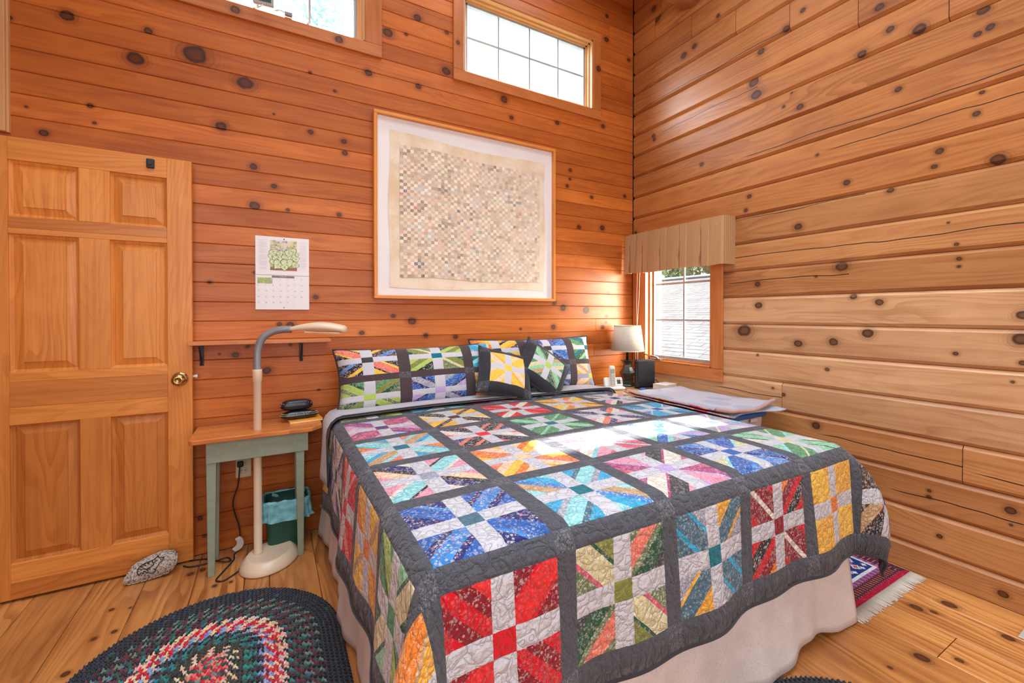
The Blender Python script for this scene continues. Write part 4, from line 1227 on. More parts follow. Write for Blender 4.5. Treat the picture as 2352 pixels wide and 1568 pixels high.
# ---------------------------------------------------------------- wall calendar
def calendar():
    x0, x1, z0, z1 = -2.764, -2.502, 1.262, 1.660
    K = empty('wall_calendar', ((x0 + x1) / 2, 0, (z0 + z1) / 2))
    tag(K, 'white wall calendar open at July with a drawing of a leafy plant', 'calendar')
    M_pap = plain('white_paper', srgb(236, 230, 230), 0.7, var=0.005)
    w, h = x1 - x0, z1 - z0
    W2_, H2_ = w / 2, h / 2
    MB().box(-W2_, W2_, -0.006, -0.001, -H2_, -H2_ + h * 0.47).obj('page', M_pap, K)
    MB().box(-W2_, W2_, -0.006, -0.001, -H2_ + h * 0.475, H2_).obj('page', M_pap, K)
    f = lambda px, pz: (-W2_ + px * w, H2_ - pz * h)      # page fractions from the top left
    y = -0.0064
    def flat(mb, pts, yy=y): 
        P = [f(*p) for p in pts]
        mb.add([(a, yy, b) for a, b in P], [tuple(range(len(P)))])
    def rect(mb, a, b, c, d, yy=y): flat(mb, [(a, b), (a, d), (c, d), (c, b)], yy)
    # printed plate: soft sky, then the plant
    N = NT('printed_background')
    P = N.coord('Object')
    c = N.mix(N.ramp(N.sep(P)[2], 0.02, 0.16), srgb(170, 190, 110), srgb(226, 210, 206))
    c = N.mix(N.ramp(N.noise(P, 40.0, 3), 0.45, 0.6, 0, 0.8), c, srgb(224, 206, 120))
    c = N.mix(N.ramp(N.noise(P, 70.0, 2), 0.52, 0.6, 0, 0.5), c, srgb(120, 150, 90))
    M_bg = N.out(c, 0.8)
    mb = MB(); rect(mb, 0.265, 0.045, 0.765, 0.46); mb.obj('plate', M_bg, K)
    M_leaf = plain('printed_leaf', srgb(212, 222, 178), 0.8, var=0.08, scale=120); M_vein = plain('printed_ink', srgb(66, 84, 52), 0.8)
    M_lil = plain('printed_lilac', srgb(150, 150, 196), 0.8); M_brick = plain('printed_brick', srgb(168, 110, 90), 0.8)
    mb = MB(); rect(mb, 0.265, 0.42, 0.765, 0.46, y - 0.0001); mb.obj('plate', M_brick, K)
    rr = random.Random(3)
    lf = MB(); ol = MB()
    leaves = [(0.33, 0.215, .09), (0.30, 0.275, .085), (0.66, 0.20, .11), (0.73, 0.235, .08), (0.52, 0.20, .07), (0.42, 0.29, .12), (0.56, 0.265, .09), (0.66, 0.27, .10), (0.75, 0.30, .075),
              (0.34, 0.345, .09), (0.41, 0.385, .12), (0.58, 0.36, .13), (0.73, 0.38, .08), (0.53, 0.42, .08), (0.61, 0.22, .09), (0.45, 0.225, .07)]
    for n_, (cx, cz, r) in enumerate(leaves):
        rot = rr.uniform(-0.7, 0.7)
        def heart(sc, yy, mb_):
            pts = []
            for k in range(20):
                t = 2 * PI * k / 20
                hx = 16 * math.sin(t) ** 3 / 17; hz = -(13 * math.cos(t) - 5 * math.cos(2 * t) - 2 * math.cos(3 * t) - math.cos(4 * t)) / 17
                a = hx * math.cos(rot) - hz * math.sin(rot); b = hx * math.sin(rot) + hz * math.cos(rot)
                X, Z = f(cx, cz)
                pts.append((X + a * r * sc * w * 0.95, yy, Z - b * r * sc * w * 0.95))
            mb_.add(pts, [tuple(range(20))])
            return pts
        yy = y - 0.0002 - n_ * 0.00006
        heart(1.10, yy, ol)
        heart(1.0, yy - 0.00002, lf)
        X, Z = f(cx, cz)
        for a in (-0.9, -0.45, 0, 0.45, 0.9):
            aa = a + rot
            ex, ez = X + math.sin(aa) * r * w * 0.75, Z - math.cos(aa) * r * w * 0.75
            d = 0.0005
            ol.add([(X - d, yy - 0.00004, Z + r * w * .3), (X + d, yy - 0.00004, Z + r * w * .3), (ex, yy - 0.00004, ez)], [(0, 1, 2)])
    ol.obj('leaf_outline', M_vein, K); lf.obj('printed_leaves', M_leaf, K)
    fl = MB()
    for k in range(46):
        cx, cz = rr.uniform(0.29, 0.74), rr.uniform(0.06, 0.19)
        X, Z = f(cx, cz); r = rr.uniform(0.0016, 0.0034)
        fl.add([(X + r * math.cos(a * PI / 2.5), y - 0.0015, Z + r * math.sin(a * PI / 2.5)) for a in range(5)], [tuple(range(5))])
    fl.obj('printed_flowers', M_lil, K)
    # small plate in the first two cells
    mb = MB(); rect(mb, 0.035, 0.565, 0.305, 0.645, y - 0.0002); mb.obj('small_plate', M_bg, K)
    fl = MB()
    for k in range(30):
        X, Z = f(rr.uniform(0.045, 0.295), rr.uniform(0.57, 0.64)); r = rr.uniform(0.0012, 0.003)
        fl.add([(X + r * math.cos(a * PI / 2.5), y - 0.0006, Z + r * math.sin(a * PI / 2.5)) for a in range(5)], [tuple(range(5))])
    fl.obj('printed_flowers', M_lil, K)
    mb = MB(); rect(mb, 0.295, 0.535, 0.715, 0.562, y - 0.0002); mb.obj('month_bar', plain('mauve_ink', srgb(126, 112, 124), 0.8), K)
    # ruled grid
    mb = MB(); g = 0.0007
    for k in range(8):
        X = 0.035 + k * (0.93 / 7)
        rect(mb, X - g, 0.585, X + g, 0.955, y - 0.0001)
    for k in range(6):
        Z = 0.565 + k * 0.079
        rect(mb, 0.035, Z - g * .6, 0.965, Z + g * .6, y - 0.0001)
    mb.obj('ruled_lines', plain('pale_rule', srgb(204, 198, 204), 0.8), K)
    items = []
    for d in range(1, 32):
        pos = d + 1
        r_, c_ = divmod(pos, 7)
        X, Z = f(0.042 + c_ * 0.93 / 7, 0.590 + r_ * 0.079)
        items.append((str(d), X, Z - 0.002, 0.0085, 'LEFT'))
    nm = text_mesh(items).obj('date_numbers', plain('grey_ink', srgb(120, 116, 122), 0.8), K); nm.location = (0, y - 0.0003, 0); nm['kind'] = 'stuff'
    X, Z = f(0.505, 0.557)
    t = text_mesh([('J U L Y', X, Z, 0.0095, 'CENTER')]).obj('month_name', M_pap, K); t.location = (0, y - 0.0006, 0)
    mb = MB()
    for k in range(34):
        z = 0.05 + k * 0.012
        if k % 7 in (2,): continue
        a, b = (0.05, 0.22)
        i = rr.uniform(0, 0.03)
        rect(mb, a + i, z, b - i, z + 0.0028, y - 0.0001)
        if k < 32: rect(mb, 0.80 + i, z + 0.01, 0.96 - i, z + 0.0128, y - 0.0001)
    mb.obj('small_print', plain('pale_print', srgb(206, 202, 208), 0.8), K)['kind'] = 'stuff'
    mb = MB()
    mb.lathe([(0.0028, 0), (0.0028, 0.003), (0.001, 0.005)], n=10)
    nl = mb.obj('nail', M_black, K, (0.006, -0.006, H2_ - 0.010), (PI / 2, 0, 0))
    hd = MB().lathe([(0.0026, 0), (0.0026, 0.0006)], n=10).obj('punched_hole', M_black, K, (0.004, -0.006, -H2_ + 0.010), (PI / 2, 0, 0))
calendar()

# ---------------------------------------------------------------- green side table
M_green = plain('sage_green_paint', srgb(146, 156, 136), 0.55, var=0.03, scale=30, bump=0.15, bscale=60)
M_orange = wood('orange_pine_top', (0.70, 0.24, 0.06), (0.46, 0.12, 0.025), rough=0.25, stain=0.25, line=0.7)
def side_table():
    T = empty('side_table', (-2.745, -0.165, 0))
    tag(T, 'small sage green side table with an orange pine top against the wall by the door', 'side table')
    L = T.location
    zt = 0.664
    pts = [(-0.275, 0.150), (0.285, 0.150), (0.285, -0.095), (0.232, -0.148), (-0.262, -0.148), (-0.275, -0.135)]
    mb = MB(); mb.prism(pts, 'z', zt - 0.022, zt)
    o = mb.obj('table_top', M_orange, T); o['seed'] = 2.3; o['tint'] = 0.0
    md = o.modifiers.new('edge', 'BEVEL'); md.width = 0.004; md.segments = 2
    z0, z1 = 0.538, zt - 0.022
    MB().box(-0.213, 0.218, -0.105, -0.087, z0, z1, 0.002).obj('apron', M_green, T)
    MB().box(-0.205, 0.210, 0.105, 0.123, z0, z1, 0.002).obj('apron', M_green, T)
    MB().box(-0.213, -0.197, -0.087, 0.105, z0, z1, 0.002).obj('apron', M_green, T)
    MB().box(0.202, 0.218, -0.087, 0.105, z0, z1, 0.002).obj('apron', M_green, T)
    for sx in (-1, 1):
        for sy in (-1, 1):
            xo = (-0.193 if sx < 0 else 0.180); yo = (-0.078 if sy < 0 else 0.10)
            a = 0.021; b = 0.0135
            dx = 0.003 * sx
            V = [(xo + sx * 0 + i * a, yo + j * a, zt - 0.024) for i, j in ((-1, -1), (1, -1), (1, 1), (-1, 1))]
            V += [(xo + dx + i * b - sx * 0.0 , yo + j * b, 0.0) for i, j in ((-1, -1), (1, -1), (1, 1), (-1, 1))]
            F = [(0, 1, 2, 3), (7, 6, 5, 4)] + [(i, i + 4, (i + 1) % 4 + 4, (i + 1) % 4) for i in range(4)]
            lo = MB().add(V, F).obj('leg', M_green, T)
            md = lo.modifiers.new('edge', 'BEVEL'); md.width = 0.002
side_table()

def glasses_cases():
    zt = 0.664
    # yellow envelope-like notebook
    B = empty('notebook', (-2.535, -0.125, zt), (0, 0, 0.10))
    tag(B, 'thin orange-yellow notebook under the glasses cases on the side table', 'notebook')
    MB().box(-0.080, 0.082, -0.060, 0.060, 0.0, 0.0025, 0.0005).obj('cover', plain('yellow_cover', srgb(232, 150, 40), 0.5), B)
    MB().box(-0.078, 0.080, -0.058, 0.058, 0.0025, 0.0095).obj('pages', plain('cream_pages', srgb(238, 214, 180), 0.8), B)
    MB().box(-0.080, 0.082, -0.060, 0.060, 0.0095, 0.012, 0.0005).obj('cover', plain('yellow_cover_top', srgb(236, 158, 48), 0.5), B)
    def case(name, label, loc, rz, lx, ly, lz, mat, spk):
        Cc = empty(name, loc, (0, 0, rz))
        tag(Cc, label, 'glasses case')
        def shell(z0, z1, up):
            n, m = 28, 8
            V = []
            for j in range(m + 1):
                t = j / m * PI / 2
                for i in range(n):
                    a = 2 * PI * i / n
                    ca, sa = math.cos(a), math.sin(a)
                    ex = abs(ca) ** 0.55 * (1 if ca > 0 else -1); ey = abs(sa) ** 0.75 * (1 if sa > 0 else -1)
                    k = math.cos(t) ** 0.55 if j < m else 0.02
                    z = z0 + (z1 - z0) * math.sin(t) ** 0.9
                    V.append((ex * lx / 2 * k, ey * ly / 2 * k, z))
            F = [(j * n + i, j * n + (i + 1) % n, (j + 1) * n + (i + 1) % n, (j + 1) * n + i) for j in range(m) for i in range(n)]
            F.append(tuple(m * n + i for i in range(n)))
            if not up: F = [f[::-1] for f in F]
            return MB().add(V, F, True)
        shell(lz * 0.42, lz, True).obj('lid', mat, Cc)
        shell(lz * 0.40, 0.0, False).obj('case_body', mat, Cc)
        rr = random.Random(len(label))
        mb = MB()
        for k in range(spk):
            a = rr.uniform(PI * 1.02, PI * 1.98)
            ca, sa = math.cos(a), math.sin(a)
            ex = abs(ca) ** 0.55 * (1 if ca > 0 else -1); ey = abs(sa) ** 0.75 * (1 if sa > 0 else -1)
            t = rr.uniform(0.10, 0.55) if spk < 40 else (k % 2) * 0.32 + 0.16
            if spk >= 40: 
                a = PI + PI * ((k // 2) + 0.5) / (spk // 2); ca, sa = math.cos(a), math.sin(a)
                ex = abs(ca) ** 0.55 * (1 if ca > 0 else -1); ey = abs(sa) ** 0.75 * (1 if sa > 0 else -1)
            kk = math.cos(t) ** 0.55
            z = lz * 0.42 + lz * 0.58 * math.sin(t) ** 0.9
            r = 0.0022 if spk < 40 else 0.0027
            mb.lathe([(0.0, -r * .6), (r, 0), (0.0, r * .6)], (ex * lx / 2 * kk * 1.005, ey * ly / 2 * kk * 1.005, z), 7, cap=False)
        mb.obj('printed_flecks', plain('fleck_white', srgb(220, 206, 196), 0.6) , Cc)['kind'] = 'stuff'
    M_c1 = plain('black_lacquer', (0.008, 0.008, 0.010), 0.18, coat=0.6)
    M_c2 = plain('navy_fabric_case', (0.010, 0.010, 0.020), 0.35, coat=0.3)
    case('glasses_case', 'long black glasses case with a white patterned lid, the lower of two stacked', (-2.560, -0.120, zt + 0.0125), 0.08, 0.182, 0.074, 0.044, M_c1, 60)
    case('glasses_case', 'rounded navy speckled glasses case lying on top of the other one', (-2.572, -0.108, zt + 0.0570), 0.10, 0.158, 0.066, 0.056, M_c2, 16)
glasses_cases()

# ---------------------------------------------------------------- floor lamp
def floor_lamp():
    Lm = empty('floor_lamp', (-2.70, -0.238, 0))
    tag(Lm, 'cream floor lamp with a grey gooseneck and a long flat head beside the green table', 'floor lamp')
    M_cr = plain('cream_plastic', srgb(222, 196, 168), 0.35, var=0.02)
    # oval domed foot
    prof = [(0.122, 0.0), (0.130, 0.004), (0.131, 0.010), (0.122, 0.028), (0.104, 0.048), (0.096, 0.053)]
    mb = MB()
    n = 48; V = []
    def ov(r, k): return (r * math.cos(2 * PI * k / n) * 0.94, r * math.sin(2 * PI * k / n) * 1.16)
    for r, z in prof:
        for k in range(n):
            x, y = ov(r, k); V.append((x, y, z))
    for rr_, dz in ((0.090, 0.052), (0.06, 0.047), (0.03, 0.045), (0.001, 0.0445)):
        for k in range(n):
            x, y = ov(rr_, k); V.append((x, y, dz))
    rows = len(prof) + 4
    F = [(j * n + k, j * n + (k + 1) % n, (j + 1) * n + (k + 1) % n, (j + 1) * n + k) for j in range(rows - 1) for k in range(n)]
    F.append(tuple(range(n))[::-1]); F.append(tuple((rows - 1) * n + k for k in range(n)))
    o = mb.add(V, F, True).obj('base', M_cr, Lm); o.rotation_euler = (0, 0, -0.55)
    px, py = -0.052, 0.018
    MB().lathe([(0.0215, 0.040), (0.0205, 0.055), (0.0185, 0.058), (0.0185, 0.90), (0.0215, 0.905), (0.0215, 0.955), (0.0205, 0.962)], (px, py, 0), 24).obj('pole', M_cr, Lm)
    path = bezier([(px, py, 0.955), (px, py, 1.01), (px + 0.003, py, 1.06), (px + 0.022, py - 0.006, 1.115), (px + 0.062, py - 0.016, 1.146), (px + 0.108, py - 0.028, 1.158), (px + 0.150, py - 0.038, 1.160)], 22)
    R = [0.0185 if i % 2 == 0 else 0.0160 for i in range(len(path))]
    MB().tube(path, R, 14).obj('gooseneck', plain('grey_ribbed_neck', srgb(150, 150, 156), 0.4, metal=0.3), Lm)
    # flat head, rounded in plan, light opening below
    a = Vector((px + 0.145, py - 0.036, 1.158)); d = Vector((0.960, -0.235, -0.045)).normalized()
    n, m = 26, 14; V = []
    side = d.cross(Vector((0, 0, 1))).normalized(); up = side.cross(d)
    for i in range(n + 1):
        t = i / n
        wdt = 0.020 + 0.034 * math.sin(min(1, t * 1.7) * PI / 2) if t < 0.9 else (0.054) * math.sqrt(max(0.02, 1 - ((t - 0.9) / 0.10) ** 2))
        th = 0.022 + 0.024 * math.sin(min(1, t * 1.4) * PI * 0.5) - 0.022 * max(0, t - 0.55)
        if t >= 0.97: th *= 0.75
        c = a + d * (0.270 * t) + up * (0.018 * math.sin(t * PI * 0.9))
        for k in range(m):
            g = 2 * PI * k / m
            cs, sn = math.cos(g), math.sin(g)
            ex = abs(cs) ** 0.7 * (1 if cs > 0 else -1)
            V.append(c + side * (ex * wdt) + up * (th * (0.62 * sn if sn > 0 else 0.45 * max(sn, -0.7))))
    F = [(i * m + k, i * m + (k + 1) % m, (i + 1) * m + (k + 1) % m, (i + 1) * m + k) for i in range(n) for k in range(m)]
    F += [tuple(range(m))[::-1], tuple(n * m + k for k in range(m))]
    h = MB().add(V, F, True).obj('lamp_head', M_cr, Lm)
    c0 = a + d * 0.155 - up * 0.0075
    Mx = Matrix(((d.x, side.x, up.x, c0.x), (d.y, side.y, up.y, c0.y), (d.z, side.z, up.z, c0.z), (0, 0, 0, 1)))
    MB().box(-0.085, 0.085, -0.036, 0.036, -0.005, 0.004, 0.003, Mx).obj('diffuser', plain('white_diffuser', srgb(232, 214, 190), 0.5), Lm)
    # flex from the foot along the floor
    g = MB().tube([(-0.118, -0.030, 0.014), (-0.128, -0.034, 0.010)], 0.008, 8).obj('cord_grommet', M_black, Lm)
floor_lamp()

M_cord = plain('black_cord', (0.012, 0.012, 0.013), 0.5)
def cords():
    K = empty('power_cord', (-2.83, -0.2, 0))
    tag(K, 'black lamp cord looping over the floor from the outlet to the floor lamp', 'cord')
    P = [(-2.836, -0.018, 0.440), (-2.838, -0.034, 0.425), (-2.846, -0.036, 0.34), (-2.868, -0.034, 0.26), (-2.862, -0.034, 0.20), (-2.842, -0.032, 0.12), (-2.838, -0.034, 0.06), (-2.842, -0.05, 0.012), (-2.86, -0.09, 0.005),
         (-2.858, -0.14, 0.005), (-2.88, -0.20, 0.005), (-2.905, -0.262, 0.005), (-2.918, -0.305, 0.005), (-2.890, -0.325, 0.005), (-2.855, -0.298, 0.005), (-2.826, -0.272, 0.010)]
    MB().tube([Vector(p) - K.location for p in bezier(P, 7)], 0.0034, 7).obj('cord', M_cord, K)
    MB().box(-2.850 + 2.83, -2.822 + 2.83, -0.028 + 0.2, -0.0105 + 0.2, 0.428, 0.458, 0.004).obj('plug', M_cord, K)
    K2 = empty('extension_cord', (-2.95, -0.12, 0))
    tag(K2, 'second black cord running along the wall from behind the stone to the green table', 'cord')
    P = [(-3.07, -0.090, 0.005), (-3.04, -0.115, 0.005), (-2.99, -0.120, 0.005), (-2.94, -0.115, 0.005), (-2.89, -0.105, 0.005), (-2.872, -0.145, 0.005), (-2.90, -0.150, 0.009), (-2.93, -0.125, 0.009), (-2.98, -0.070, 0.005), (-3.05, -0.050, 0.005)]
    MB().tube([Vector(p) - K2.location for p in bezier(P, 7)], 0.0034, 7).obj('cord', M_cord, K2)
    W = empty('cord_cover', (-2.845, -0.075, 0.0))
    tag(W, 'white curved plastic cover fallen on the floor under the green table', 'plastic cover')
    pts = []
    n = 14
    for k in range(n + 1):
        t = -1.2 + 2.4 * k / n
        pts.append((0.046 * math.cos(t) - 0.02, 0.046 * math.sin(t)))
    for k in range(n + 1):
        t = 1.2 - 2.4 * k / n
        pts.append((0.022 * math.cos(t) - 0.028, 0.030 * math.sin(t)))
    o = MB().prism(pts, 'y', -0.006, 0.006).obj('cover_shell', plain('white_plastic', srgb(222, 214, 208), 0.4), W, (0, 0, 0.048), (0.25, 0.25, 0.0))
    md = o.modifiers.new('edge', 'BEVEL'); md.width = 0.002
cords()

# ---------------------------------------------------------------- waste basket
def waste_basket():
    W = empty('waste_basket', (-2.625, -0.115, 0))
    tag(W, 'dark green waste basket lined with a pale blue bag under the green table', 'waste basket')
    def ring(hw, hd, z, n=40, wob=0.0, sd=0):
        out = []
        for k in range(n):
            a = 2 * PI * k / n
            ca, sa = math.cos(a), math.sin(a)
            ex = abs(ca) ** 0.35 * (1 if ca > 0 else -1); ey = abs(sa) ** 0.35 * (1 if sa > 0 else -1)
            q = 1 + wob * noise.noise(Vector((math.cos(a) * 3, math.sin(a) * 3, sd + z * 20)))
            out.append((ex * hw * q, ey * hd * q, z))
        return out
    def loft(rings, cap0=True, closed_top=False):
        n = len(rings[0]); V = [p for r in rings for p in r]
        F = [(j * n + k, j * n + (k + 1) % n, (j + 1) * n + (k + 1) % n, (j + 1) * n + k) for j in range(len(rings) - 1) for k in range(n)]
        if cap0: F.append(tuple(range(n))[::-1])
        return MB().add(V, F, True)
    b = loft([ring(0.078, 0.058, 0.001), ring(0.083, 0.062, 0.01), ring(0.104, 0.078, 0.262), ring(0.107, 0.081, 0.268), ring(0.100, 0.074, 0.268), ring(0.080, 0.058, 0.012)])
    b.obj('basket', plain('dark_green_plastic', (0.010, 0.085, 0.060), 0.4), W)
    M_bag = plain('pale_blue_bag', srgb(118, 184, 194), 0.4, var=0.1, scale=20)
    N_ = 64
    rs = [ring(0.072, 0.05, 0.05, N_, .05, 1), ring(0.094, 0.068, 0.20, N_, .04, 2), ring(0.099, 0.074, 0.270, N_, .02, 3), ring(0.106, 0.080, 0.279, N_, .03, 4), ring(0.113, 0.087, 0.272, N_, .05, 5), ring(0.118, 0.090, 0.24, N_, .09, 6), ring(0.120, 0.091, 0.205, N_, .12, 7), ring(0.122, 0.092, 0.172, N_, .16, 8)]
    rs = [[(x, y, z + 0.010 * noise.noise(Vector((x * 25, y * 25, j))) * (j > 2)) for x, y, z in r] for j, r in enumerate(rs)]
    o = loft(rs, cap0=False).obj('bag_liner', M_bag, W)
    md = o.modifiers.new('s', 'SUBSURF'); md.levels = 1; md.render_levels = 2
    tx = bpy.data.textures.new('crumple', 'CLOUDS'); tx.noise_scale = 0.035; tx.noise_depth = 2
    md = o.modifiers.new('crumple', 'DISPLACE'); md.texture = tx; md.strength = 0.022; md.mid_level = 0.42
waste_basket()

# ---------------------------------------------------------------- stone doorstop with a carved animal
def stone():
    S = empty('stone_doorstop', (-3.18, -0.135, 0.0), (-0.30, 0, 0))
    tag(S, 'speckled granite stone with a carved badger-like animal leaning on the open door', 'doorstop')
    N = NT('speckled_granite')
    P = N.coord('Object')
    c = N.mix(N.ramp(N.noise(P, 180.0, 3, 0.7), 0.46, 0.58), srgb(206, 190, 176), srgb(96, 88, 84))
    c = N.mix(N.ramp(N.noise(P, 90.0, 2), 0.55, 0.7, 0, 0.6), c, srgb(228, 216, 204))
    N.bump(N.noise(P, 110.0, 4, 0.7), 0.6, 0.004)
    M_g = N.out(c, 0.85)
    out = [(-0.104, 0.008), (-0.096, 0.040), (-0.068, 0.082), (-0.015, 0.104), (0.035, 0.114), (0.064, 0.113), (0.094, 0.095), (0.094, 0.050), (0.070, 0.012), (0.02, 0.003), (-0.04, -0.001), (-0.09, -0.001)]
    n = len(out)
    bm = bmesh.new()
    f = [bm.verts.new((x, -0.026, z)) for x, z in out]; b = [bm.verts.new((x * 0.97, 0.022, z * 0.97)) for x, z in out]
    bm.faces.new(f); bm.faces.new(b[::-1])
    for i in range(n): bm.faces.new((f[i], b[i], b[(i + 1) % n], f[(i + 1) % n]))
    bmesh.ops.recalc_face_normals(bm, faces=bm.faces)
    bmesh.ops.bevel(bm, geom=list(bm.edges), offset=0.007, segments=2, affect='EDGES')
    bmesh.ops.triangulate(bm, faces=bm.faces)
    bmesh.ops.subdivide_edges(bm, edges=list(bm.edges), cuts=1, use_grid_fill=True)
    for v in bm.verts:
        v.co += Vector(v.normal) * 0.003 * noise.noise(v.co * 40) if v.normal.length else Vector()
    mb = MB(); mb.bm(bm, True)
    mb.obj('stone', M_g, S)
    # engraving: back, belly, head and legs as cut lines
    M_ink = plain('engraved_black', (0.02, 0.02, 0.022), 0.8)
    y = -0.0285
    lines = [
        [(-0.045, 0.030), (-0.052, 0.048), (-0.045, 0.066), (-0.022, 0.078), (0.004, 0.084), (0.022, 0.098)],
        [(0.022, 0.098), (0.026, 0.088), (0.042, 0.086), (0.040, 0.074), (0.028, 0.066)],
        [(0.028, 0.066), (0.020, 0.050), (0.012, 0.040)],
        [(-0.045, 0.030), (-0.036, 0.040), (-0.030, 0.034), (-0.026, 0.044), (-0.018, 0.036)],
        [(-0.018, 0.036), (-0.004, 0.030), (0.010, 0.028), (0.014, 0.038), (0.006, 0.046)],
        [(-0.040, 0.050), (-0.030, 0.056), (-0.018, 0.050), (-0.008, 0.056)],
        [(-0.008, 0.056), (0.004, 0.060), (0.010, 0.074), (0.020, 0.080)],
        [(-0.012, 0.040), (-0.016, 0.050), (-0.004, 0.046)], [(0.030, 0.080), (0.034, 0.078)],
        [(-0.040, 0.066), (-0.030, 0.062)], [(-0.030, 0.072), (-0.020, 0.066)], [(-0.016, 0.077), (-0.008, 0.070)], [(-0.048, 0.058), (-0.038, 0.056)], [(0.0, 0.080), (0.004, 0.072)]]
    mb = MB()
    for l in lines:
        mb.tube(bezier([(a, y, b) for a, b in l], 5) if len(l) > 2 else [(a, y, b) for a, b in l], 0.0019, 6)
    mb.obj('engraved_animal', M_ink, S)
stone()
# ---------------------------------------------------------------- rugs
def braided(name, label, cx, cy0, cy1, hw, seed, ymax=None):
    """oval braided rug: rounds of interlaced strands about a centre line from cy1 to cy0"""
    R_ = empty(name, (cx, cy0, 0))
    tag(R_, label, 'rug')
    pal = {'K': (34, 34, 38), 'N': (38, 44, 60), 'G': (52, 84, 76), 'S': (104, 130, 124), 'M': (104, 40, 56), 'T': (36, 128, 124), 'W': (224, 186, 158), 'R': (196, 28, 48), 'B': (126, 150, 196), 'C': (224, 120, 104), 'D': (58, 56, 48), 'E': (64, 46, 60)}
    #        from the centre outwards
    seq = ['RCG', 'RCS', 'CRG', 'CDW', 'DWD', 'DDW', 'DKD', 'GTD', 'TGK', 'TKE', 'BKE', 'BRW', 'RWB', 'RWR', 'WRW', 'WKW', 'TKM', 'KGM', 'GKM', 'SKG', 'SMK', 'GKM', 'SKK', 'KNK', 'NKK', 'NKN', 'KNK', 'KKN']
    rows = len(seq); pitch = hw / rows
    V = []; F = []; C = []
    rr = random.Random(seed)
    Lc = abs(cy0 - cy1)
    # one strand loop: a small leaf shaped pad, 8 corners + crown
    def pad(px, py, ang, ln, wd, hgt, col):
        b = len(V)
        ca, sa = math.cos(ang), math.sin(ang)
        for (u, v, z) in ((-1, -0.1, 0), (-0.45, -0.85, 0), (0.45, -0.7, 0), (1, 0.1, 0), (0.45, 0.85, 0), (-0.45, 0.7, 0)):
            V.append((px + ca * u * ln - sa * v * wd, py + sa * u * ln + ca * v * wd, hgt * 0.35))
        for (u, v) in ((-0.6, -0.05), (-0.2, -0.45), (0.4, -0.35), (0.6, 0.05), (0.2, 0.45), (-0.4, 0.35)):
            V.append((px + ca * u * ln - sa * v * wd, py + sa * u * ln + ca * v * wd, hgt))
        F.append(tuple(range(b + 6, b + 12))); C.append(col)
        for k in range(6):
            F.append((b + k, b + (k + 1) % 6, b + 6 + (k + 1) % 6, b + 6 + k)); C.append(col)
    for k in range(rows):
        r = (k + 0.5) * pitch
        per = 2 * PI * r + 2 * Lc
        n = max(6, int(per / 0.0165))
        for i in range(n):
            s = (i + 0.5 * (k % 2)) / n * per
            if s < PI * r: a = s / r; x, y, t = r * math.cos(a), r * math.sin(a), a + PI / 2
            elif s < PI * r + Lc: x, y, t = -r, -(s - PI * r), -PI / 2
            elif s < 2 * PI * r + Lc: a = PI + (s - PI * r - Lc) / r; x, y, t = r * math.cos(a), -Lc + r * math.sin(a), a + PI / 2
            else: x, y, t = r, -Lc + (s - 2 * PI * r - Lc), PI / 2
            if ymax is not None and (y + cy0) < ymax: continue
            for half in (0, 1):
                ch = seq[k][(i + half) % 3] if rr.random() > 0.06 else rr.choice('KGM')
                c = [min(255, max(0, q * rr.uniform(0.98, 1.28))) for q in pal[ch]]
                nx, ny = math.cos(t - PI / 2), math.sin(t - PI / 2)
                o = (half - 0.5) * pitch * 0.5
                lead = 0.004 * (1 if half else -1)
                pad(x + nx * o + math.cos(t) * lead, y + ny * o + math.sin(t) * lead, t + (0.62 if half else -0.62), 0.0115, pitch * 0.30, 0.0115 + rr.uniform(-0.001, 0.001), srgb(*c))
    me = mesh('braid', V, F, True)
    face_colors(me, 'col', C)
    N = NT(name + '_wool')
    fc = N.attr('col', 'GEOMETRY', 'Color')
    P = N.coord('Object')
    c = N.mix(N.ramp(N.noise(P, 900.0, 2), 0.35, 0.65, 0, 0.45), fc, N.mix(1.0, fc, (0.45, 0.45, 0.48), 'MULTIPLY'))
    N.bump(N.noise(P, 700.0, 2), 0.5, 0.003)
    M_w = N.out(c, 0.95, 0.1, sheen=0.3)
    o = link('braid', me, M_w, R_); o['kind'] = 'stuff'
    n = 40; pts = []
    for i in range(n + 1): a = PI * i / n; pts.append(((hw - 0.004) * math.cos(a), (hw - 0.004) * math.sin(a)))
    for i in range(n + 1): a = PI + PI * i / n; pts.append(((hw - 0.004) * math.cos(a), -Lc + (hw - 0.004) * math.sin(a)))
    MB().prism(pts, 'z', 0.0005, 0.006).obj('backing', plain('dark_wool', (0.02, 0.02, 0.024), 0.95), R_)
braided('braided_rug', 'oval braided rug with dark edge and red and teal rounds in front of the lamp', -2.888, -0.885, -1.85, 0.432, 4)
braided('braided_rug', 'dark edge of another braided rug peeping from under the bed skirt at the foot', -1.33, -2.295, -2.60, 0.43, 9)

